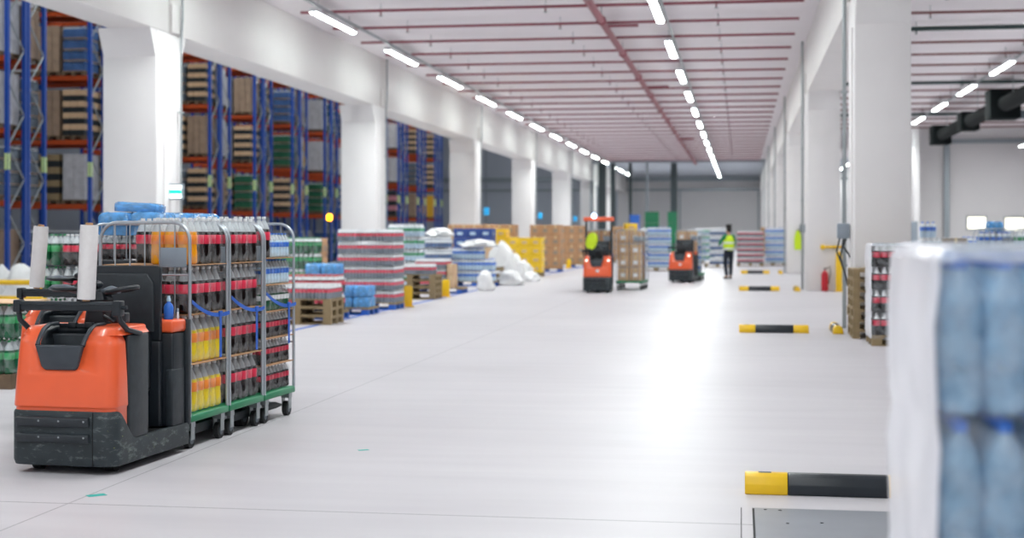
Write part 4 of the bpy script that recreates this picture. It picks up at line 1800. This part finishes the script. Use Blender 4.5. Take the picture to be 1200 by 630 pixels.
J = {'pel': (0, 0, .95, (.13, .10)), 'waist': (0, 0, 1.08, (.125, .09)), 'chest': (0, .01, 1.28, (.15, .105)), 'neckb': (0, .01, 1.44, (.075, .065)), 'neck': (0, .02, 1.52, .052), 'jaw': (0, .035, 1.585, (.062, .07)), 'skull': (0, .02, 1.66, (.076, .09)), 'crown': (0, .01, 1.735, (.05, .06)),
     'nose': (0, .125, 1.625, .012),
     'shL': (-.17, .0, 1.41, .062), 'elL': (-.30, .06, 1.17, .042), 'wrL': (-.20, .26, 1.13, .03), 'palmL': (-.16, .32, 1.13, (.034, .018)),
     'shR': (.17, .0, 1.41, .062), 'elR': (.24, .03, 1.14, .042), 'wrR': (.17, .25, 1.08, .03), 'palmR': (.14, .31, 1.09, (.034, .018)),
     'hipL': (-.09, 0, .90, .088), 'knL': (-.11, .04, .50, .058), 'anL': (-.10, -.07, .09, .04), 'toeL': (-.11, .09, .04, .035),
     'hipR': (.09, 0, .90, .088), 'knR': (.10, .05, .50, .058), 'anR': (.10, .06, .09, .04), 'toeR': (.11, .22, .04, .035)}
E = [('pel', 'waist'), ('waist', 'chest'), ('chest', 'neckb'), ('neckb', 'neck'), ('neck', 'jaw'), ('jaw', 'skull'), ('skull', 'crown'), ('jaw', 'nose'), ('chest', 'shL'), ('shL', 'elL'), ('elL', 'wrL'), ('wrL', 'palmL'), ('chest', 'shR'), ('shR', 'elR'), ('elR', 'wrR'), ('wrR', 'palmR'),
     ('pel', 'hipL'), ('hipL', 'knL'), ('knL', 'anL'), ('anL', 'toeL'), ('pel', 'hipR'), ('hipR', 'knR'), ('knR', 'anR'), ('anR', 'toeR')]
for s_, sx in (('L', 1), ('R', -1)):
    px, py, pz, _ = J['palm' + s_]
    for i, (off, ln) in enumerate(((.026, .07), (.009, .08), (-.009, .075), (-.026, .06))):
        a = 'f%d%s' % (i, s_)
        J[a + 'a'] = (px + off * sx, py + .045, pz + .004, .0095)
        J[a + 'b'] = (px + off * sx, py + .045 + ln * .55, pz - .012, .0085)
        J[a + 'c'] = (px + off * sx, py + .045 + ln * .85, pz - .035, .0075)
        E += [('palm' + s_, a + 'a'), (a + 'a', a + 'b'), (a + 'b', a + 'c')]
    J['t%sa' % s_] = (px + .045 * sx, py + .01, pz - .01, .011)
    J['t%sb' % s_] = (px + .055 * sx, py + .045, pz - .02, .009)
    E += [('palm' + s_, 't%sa' % s_), ('t%sa' % s_, 't%sb' % s_)]
X, Y = W(854, 48.2)
body = skinned('person', J, E, 'skin')
body.location = (X, Y, 0)
body.rotation_euler = (0, 0, .45)
tag(body, 'person in yellow safety vest, green sleeves and dark trousers standing in the aisle', 'person')


def sub(keys, grow, edges):
    return {k: (J[k][0], J[k][1], J[k][2], tuple(r + grow for r in (J[k][3] if isinstance(J[k][3], tuple) else (J[k][3],) * 2))) for k in keys}, edges


a_, e_ = sub(('pel', 'hipL', 'knL', 'anL', 'hipR', 'knR', 'anR', 'waist'), .016, [('pel', 'waist'), ('pel', 'hipL'), ('hipL', 'knL'), ('knL', 'anL'), ('pel', 'hipR'), ('hipR', 'knR'), ('knR', 'anR')])
skinned('trousers', a_, e_, 'trouser', body)
a_, e_ = sub(('waist', 'chest', 'neckb', 'shL', 'elL', 'wrL', 'shR', 'elR', 'wrR'), .014, [('waist', 'chest'), ('chest', 'neckb'), ('chest', 'shL'), ('shL', 'elL'), ('elL', 'wrL'), ('chest', 'shR'), ('shR', 'elR'), ('elR', 'wrR')])
skinned('green_shirt', a_, e_, 'green_cloth', body)
V = {'hem': (0, 0, .90, (.215, .165)), 'w': (0, 0, 1.08, (.20, .155)), 'c': (0, .01, 1.28, (.225, .165)), 'n': (0, .0, 1.48, (.15, .10))}
vest = skinned('safety_vest', V, [('hem', 'w'), ('w', 'c'), ('c', 'n')], 'hiv', body)
b = MB()
for z, r0, r1 in ((1.0, .206, .162), (1.2, .216, .162)):
    ring0 = [(r0 * 1.0 * math.cos(q), r1 * 1.0 * math.sin(q) + .005, z) for q in [2 * PI * i / 20 for i in range(20)]]
    b.loft([[(x, y, z_ - .025) for x, y, z_ in ring0], [(x, y, z_ + .025) for x, y, z_ in ring0]], 'white_cap', False, False)
b.build('reflective_band', vest)
skinned('hair', {'a': (0, -.01, 1.69, (.094, .098)), 'b': (0, -.045, 1.56, (.08, .066)), 'c': (0, .01, 1.755, (.066, .07))}, [('b', 'a'), ('a', 'c')], 'hair', body)
for s_ in ('L', 'R'):
    an, to = J['an' + s_], J['toe' + s_]
    skinned('shoe', {'a': (an[0], an[1] - .03, .045, (.045, .043)), 'b': (to[0], to[1], .036, (.045, .035)), 'c': (to[0], to[1] + .06, .03, (.035, .026))}, [('a', 'b'), ('b', 'c')], 'shoe', body)


# ================================================================ FLOOR GUARDS, SIGNS, RIGHT SIDE
def make_guard():
    t = thing('floor_guard', 'x', 'floor guard bar')
    pr = [(-.075, 0), (.075, 0), (.075, .06), (.055, .105), (.03, .122), (-.03, .122), (-.055, .105), (-.075, .06)]
    for nm, a, c, key in (('yellow_end', 0, .25, 'yellow'), ('black_middle', .2502, .83, 'bar_black'), ('yellow_end', .8302, 1.06, 'yellow')):
        MB().prism([(y, z) for y, z in pr], a, c, key, 'x', bevel=.006).build(nm, t)
    MB().box((.08, -.02, .1221), (.155, .02, .1235), 'steel_dark').build('sticker', t)
    return t


guard = Spawner(make_guard)
GW = ('beside the steel floor cover', 'before the pallet stack by the column', 'by the second column with the extinguisher', 'by the third column')
for i, (u, v) in enumerate(((873, 579), (866, 389.5), (866, 340.5), (868, 320.5))):
    d_ = FPX * HC / (v - HZ)
    X, Y = W(u, d_)
    guard((X, Y + .08, 0), -.012 if i == 0 else 0, 'floor guard bar across the aisle edge %s' % GW[i], 'floor guard bars across the aisle edge', 'floor guard bar')
for i in range(3):
    Y = YR1 + BAY * i - .35
    o = guard((1.47, Y - .1, 0), PI / 2, 'floor guard bar pointing along the aisle beside the %s open bay column' % ORD[i], 'floor guard bars along the columns', 'floor guard bar')

# steel cover in the floor
t = thing('floor_cover', 'grey steel floor cover with dark frame gap beside the floor guard bar', 'floor cover', (0, 0, 0))
x0_, y1_ = W(884, 8.14)
MB().box((x0_ - .012, 6.9, .0006), (1.25, y1_ + .012, .002), 'gap_black').build('frame_gap', t)
pb = MB().box((x0_, 6.91, .002), (1.24, y1_, .006), 'plate_steel')
pb.build('cover_plate', t)
bm_ = MB().cyl((0, 0, .006), (0, 0, .0075), .009, 'gap_black', 10).mesh('bolt_hole')
for x, y in ((x0_ + .06, y1_ - .05), (x0_ + .14, y1_ - .06), (x0_ + .17, y1_ - .42), (x0_ + .35, y1_ - .38)):
    link('bolt_hole', bm_, t, (x, y, 0))
b = MB().box((x0_ - .075, 6.6, .0005), (x0_ - .07, y1_ + .02, .0012), 'gap_black')
o = tag(b.build('floor_seam'), 'thin dark seam in the floor beside the steel cover', 'floor seam')
for i, (u, v, r, key) in enumerate(((113, 580, .75, 'teal_tape'), (426, 527, .6, 'teal_tape'))):
    d_ = FPX * HC / (v - HZ)
    X, Y = W(u, d_)
    s = .7 if i else 1
    b = MB().box((-.055 * s, -.035 * s, .0004), (.055 * s, .035 * s, .0012), key)
    o = b.build('tape_mark')
    o.location = (X, Y, 0)
    o.rotation_euler = (0, 0, r)
    tag(o, ('teal tape mark on the floor in front of the front truck', 'smaller teal tape mark on the open floor')[i], 'tape mark')

# exit sign on the first racking side column
d_ = 27.0
X, Y = -10.40, Yd(-10.40, d_)
t = thing('exit_sign', 'lit green and white exit sign box projecting from the first racking column', 'exit sign', (X, Y, 2.16))
MB().box((-.145, 0, 0), (.145, .09, .29), 'grey_plastic', .01).build('sign_box', t)
MB().box((-.10, -.006, .03), (.125, .0, .26), 'sign_white').build('lit_panel', t)
MB().box((-.101, -.010, .1), (.126, -.006, .185), 'sign_green').build('green_band', t)
MB().tube([(-.14, .05, .29), (-.14, .05, 1.3), (-.146, .05, 2.6)], .008, 'galv', 6).build('conduit', t)
for i in range(3):
    y = YL1 + BAY * (i + 2) + 1.0
    t = thing('blue_sign', 'small lit blue sign on the %s racking side column' % ORD[i + 2], 'sign', (XL + .29, y, 2.2))
    MB().box((-.12, 0, .05), (.1, .05, .36), 'sign_blue', .01).build('sign_panel', t)
    MB().box((-.16, .02, .18), (-.12, .04, .24), 'galv').build('bracket', t)

# extinguisher, bollard and barrier arm by the second column
yc2 = YR1 + BAY
X, _ = W(964, 39.1)
t = thing('fire_extinguisher', 'red fire extinguisher standing in front of the second open bay column', 'fire extinguisher', (X, yc2 - .25, 0))
MB().lathe([(.06, 0), (.085, .015), (.088, .05), (.088, .44), (.07, .5), (.03, .53), (.025, .56)], 'red_metal', 18).build('cylinder_body', t)
MB().box((-.02, -.02, .56), (.02, .02, .61), 'black_plastic').box((-.02, -.1, .60), (.02, .03, .62), 'black_plastic').build('valve', t)
MB().tube([(.03, 0, .58), (.13, 0, .66), (.15, 0, .5), (.11, 0, .3), (.1, 0, .2)], .012, 'black_plastic', 8).build('hose', t)
X, _ = W(980, 39.1)
t = thing('bollard', 'yellow round bollard at the corner of the second open bay column', 'bollard', (X, yc2 - .25, 0))
MB().lathe([(.085, .012), (.085, 1.0), (.07, 1.03), (.02, 1.05)], 'yellow', 18).build('post', t)
MB().lathe([(.13, 0), (.13, .012)], 'yellow', 18).build('foot_plate', t)
t = thing('barrier_arm', 'yellow barrier arm fixed across the face of the second open bay column', 'barrier', (W(962, 39.1)[0], yc2 - .14, 1.16))
MB().cyl((0, 0, 0), (.58, 0, .01), .035, 'yellow', 12).build('arm', t)
MB().sphere((0, 0, 0), .07, 'yellow', (1, 1, 1), 12).build('end_knob', t)
MB().box((.25, .03, -.05), (.35, .138, .05), 'galv').build('bracket', t)
X, _ = W(934, 55)
t = thing('hung_jacket', 'yellow green safety jacket hung on the third open bay column', 'jacket', (X, YR1 + 2 * BAY - .12, .9))
b = MB()
b.loft([rrect(-w, w, -.05, .06, .04, z, 4, .04) for z, w in ((0, .12), (.25, .14), (.5, .12), (.66, .07), (.72, .03))], 'hiv')
b.build('jacket_body', t)
MB().cyl((0, .0, .74), (0, .118, .74), .02, 'steel_dark', 8).build('hook', t)
t = thing('control_cabinet', 'small dark grey control box on the third open bay column', 'control box', (W(941, 55)[0], YR1 + 2 * BAY - .16, 1.55))
MB().box((-.15, 0, 0), (.15, .155, .3), 'steel_dark', .01).build('box_body', t)
MB().box((-.13, -.012, .02), (.13, 0, .28), 'grey_plastic', .004).build('box_door', t)
t = thing('charger_unit', 'grey charger unit with hanging cables on the aisle face of the front column', 'charger', (XR - .23, YR1 + .35, 1.45))
MB().box((.0, 0, 0), (.185, .2, .24), 'grey_plastic', .015).build('box_body', t)
for i, (x, z) in enumerate(((.04, -.5), (.1, -.75), (.14, -.3))):
    MB().tube([(x, .1, 0), (x - .05, .08, z * .4), (x + .03, .06, z * .8), (x + .06, .05, z)], .015, 'black_plastic', 6).build('cable', t)
t = thing('steel_cabinet', 'plain grey steel cabinet standing beyond the front column in the side bay', 'cabinet', (W(1071, 60)[0], W(1071, 60)[1], 0))
MB().box((-.16, 0, .08), (.16, .4, 2.0), 'grey_plastic', .01).build('cabinet_body', t)
MB().box((-.15, -.015, .1), (.15, 0, 1.98), 'grey_plastic', .004).build('door', t)
MB().box((-.14, .02, 0), (.14, .38, .08), 'steel_dark').build('plinth', t)

# --- pallet stack and wrapped cola pallet by the first column
xs_ = 1.60
for k in range(7):
    pal_wood((xs_ + .42, Yd(xs_, 21.1) + .62, k * .1445), PI / 2 + random.uniform(-.02, .02), 'worn wooden pallet, %s from the floor in the stack beside the front column' % ORD[k], 'pallets stacked beside the front column', 'pallet')


def wrapped_pallet(name, label, x0, y0, kindf, nx, ny, nz, sx, sy, sz, hull_key, Dx, Dy, lay0=.146):
    t = thing(name, label, 'wrapped pallet', (x0 + Dx / 2, y0 + Dy / 2, 0))
    pm_ = pallet_mb(MB(), L=max(Dx, Dy) * .99, D=min(Dx, Dy) * .99).mesh('pallet')
    o = link('pallet', pm_, t)
    if Dy > Dx:
        o.rotation_euler = (0, 0, PI / 2)
    kindf(t)
    # stretch film hull
    b = MB()
    r = random.Random(len(label))
    H = lay0 + nz * sz
    rings = []
    prof = [(.10, .985), (.16, 1.0)]
    for k in range(nz):
        z = lay0 + k * sz
        prof += [(z + sz * .1, 1.002), (z + sz * .55, 1.004), (z + sz * .8, .992), (z + sz * .95, .99)]
    prof += [(H - .02, .985), (H + .004, .965), (H + .012, .9)]
    for z, s in prof:
        base = rrect(-Dx / 2 - .012, Dx / 2 + .012, -Dy / 2 - .012, Dy / 2 + .012, .05, z, 4, .05)
        # extra points on the straight sides
        out = []
        for i in range(len(base)):
            p, q = base[i], base[(i + 1) % len(base)]
            out.append(p)
            if math.dist(p, q) > .2:
                for k in range(1, 8):
                    out.append(tuple(p[w_] + (q[w_] - p[w_]) * k / 8 for w_ in range(3)))
        rings.append([(x * s + r.uniform(-.006, .006), y * s + r.uniform(-.006, .006), z + r.uniform(-.004, .004)) for x, y, z in out])
    rs = [b.ring(q) for q in rings]
    n = len(rs[0])
    for p, q in zip(rs, rs[1:]):
        for i in range(n):
            j = (i + 1) % n
            f = b.bm.faces.new((p[i], p[j], q[j], q[i]))
            f.smooth = True
            f.material_index = b.mi(hull_key[1] if (out[i][0] + out[j][0]) / 2 < -Dx / 2 else ('film_mid' if p[i].co.z > H - .045 else hull_key[0]))
    b.cap(rs[-1], 'film_mid')
    b.build('stretch_film', t)
    return t


def cola_fill(t):
    me = None
    b = MB()
    low_bottles(b, 3, 2, .052, .31, 'cola', 'red_label', 'white_cap', 8)
    me = b.mesh('cola_pack')
    for k in range(4):
        for i in range(3):
            for q in range(4):
                if q == 0 or i == 0 or k == 3:
                    link('cola_pack', me, t, (-.33 + i * .33, -.33 + q * .22, .146 + k * .31))


x0_ = 1.76
wrapped_pallet('wrapped_cola_pallet', 'film wrapped pallet of cola bottles in front of the wooden pallet stack', x0_, Yd(x0_, 19.8), cola_fill, 3, 4, 4, .33, .22, .31, ('film_thin', 'film_white'), 1.02, .88)


def water_fill(t):
    R, H = .0445, .325
    body = MB().lathe([(R * .8, 0), (R * .98, .01), (R, .03), (R, .07), (R * .93, .085), (R, .10), (R, .15), (R * .92, .165), (R, .18), (R * .99, .22), (R * .86, .255), (R * .58, .28), (R * .34, .297), (R * .31, .305)], 'water_pet', 18).mesh('bottle')
    cp = MB().lathe([(R * .36, .300), (R * .38, .303), (R * .38, .322), (R * .3, .325)], 'blue_cap', 12).mesh('cap')
    pk = MB()
    for k in range(4):
        for i in range(3):
            for q in range(5):
                if not (q == 0 or i == 0 or k == 3):
                    continue
                e = bpy.data.objects.new('water_pack', None)
                C.objects.link(e)
                e.parent = t
                e.location = (-.27 + i * .272, -.35 + q * .179, .15 + k * .341)
                for a in range(3):
                    for c in range(2):
                        link('bottle', body, e, ((a - 1) * .0905, (c - .5) * .0895, 0))
                        link('cap', cp, e, ((a - 1) * .0905, (c - .5) * .0895, 0))
                if k:
                    pass
    for k in range(1, 4):
        s = MB().box((-.4, -.43, 0), (.4, .43, .004), 'film_thin').build('layer_sheet', t)
        s.location = (0, 0, .146 + k * .341 - .0045)


wrapped_pallet('wrapped_water_pallet', 'large film wrapped pallet of pale blue water bottles beside the steel floor cover', .40, 3.10, water_fill, 3, 5, 4, .272, .179, .341, ('film_thin', 'film_white'), .83, .90)

# --- goods in the side bay
w_ = 'the side bay cola stack'
x = W(1061, 24.5)[0]
y = Yd(x, 24.5)
pallets(x, y, 1, w_, side='left')
shell('cola_tray', x + .01, y, PZ, 3, 2, 4, w_, side='left')
SP['cola_tray']((x + .22, y + .15, PZ + 4 * .245), .1, 'wrapped cola tray lying alone on top of the side bay cola stack', GROUP['cola_tray'], 'drinks pack')
w_ = 'the side bay water stack'
x = W(1078, 29.5)[0]
y = Yd(x, 29.5)
pallets(x, y, 1, w_, side='left')
shell('clear_big', x + .01, y, PZ, 3, 2, 4, w_, side='left')
SP['water_big']((x + .17, y + .12, PZ + 4 * .325), 0, 'pale water bottle pack on top of the side bay water stack', GROUP['water_big'], 'drinks pack')
w_ = 'the side bay carton column'
x = W(1107, 26.5)[0]
y = Yd(x, 26.5)
pallets(x, y, 1, w_, side='left', turn=True)
shell('brown', x + .01, y, PZ, 1, 1, 2, w_, side='left')
b = MB().box((-.2, -.19, 0), (.2, .19, .44), 'card_grey', .008).box((-.1, -.193, .05), (.12, -.19, .14), 'load_pink').box((-.025, -.192, .3), (.025, .192, .442), 'tape')
o = b.build('open_carton')
o.location = (x + .2, y + .2, PZ + .855)
tag(o, 'grey brown carton with red print on top of the side bay carton column', 'box')
for i, (u, d_, kd) in enumerate(((1143, 30, 'water'), (1187, 29.2, 'cola'))):
    X, Y = W(u, d_)
    o = Vector((X + .36, Y, 0))
    cage_at(o, 0, 'roll cage in the side bay, %s from the carton column' % ORD[i], 'roll cages in the side bay')
    for k in range(4):
        for q in range(2):
            for j in range(2):
                kk = 'water_big' if kd == 'water' else ('cola_big' if k < 3 else 'clear_big')
                SP[kk](LL(o, 0, -.165 + .33 * q, -.19 + j * .25, .252 + k * .33), 0, '%s, %s layer, %s row, %s place, %s side bay cage' % (DESC[kk], ORD[k], RW[j], ORD[q], ORD[i]), 'packs in the side bay cages', 'drinks pack')
    if kd == 'water':
        bp((o.x, o.y - .1, .252 + 4 * .33), .1, 'blue wrapped water pack on top of the %s side bay cage' % ORD[i], 'blue packs in the side bay', 'water pack')
w_ = 'the stack beyond the bay cages'
x = W(1128, 36)[0]
pallets(x, Yd(x, 36), 1, w_, side='left')
shell('water_big', x + .01, Yd(x, 36), PZ, 3, 2, 4, w_, side='left')
# ================================================================ CAMERA, LIGHT
cam = bpy.data.cameras.new('camera')
co = bpy.data.objects.new('camera', cam)
C.objects.link(co)
co.location = (0, 0, HC)
co.rotation_euler = (PI / 2, 0, YAW)
cam.sensor_width = 36
cam.lens = FPX / 1200 * 36
cam.shift_y = -(315 - HZ) / 1200
cam.clip_end = 400
cam.dof.use_dof = True
cam.dof.focus_distance = 9.8
cam.dof.aperture_fstop = 1.8
sc = bpy.context.scene
sc.camera = co
w = bpy.data.worlds.new('world')
sc.world = w
w.use_nodes = True
w.node_tree.nodes['Background'].inputs[0].default_value = (.92, .95, 1, 1)
w.node_tree.nodes['Background'].inputs[1].default_value = .38
vs = sc.view_settings
vs.view_transform = 'Standard'
vs.look = 'None'
vs.gamma = 1
vs.exposure = 0.54
vs.use_curve_mapping = False
cy = sc.cycles
cy.use_denoising = True
cy.max_bounces = 7
cy.diffuse_bounces = 4
cy.glossy_bounces = 3
cy.transmission_bounces = 4
cy.transparent_max_bounces = 16
cy.sample_clamp_indirect = 6
cy.caustics_reflective = False
cy.caustics_refractive = False
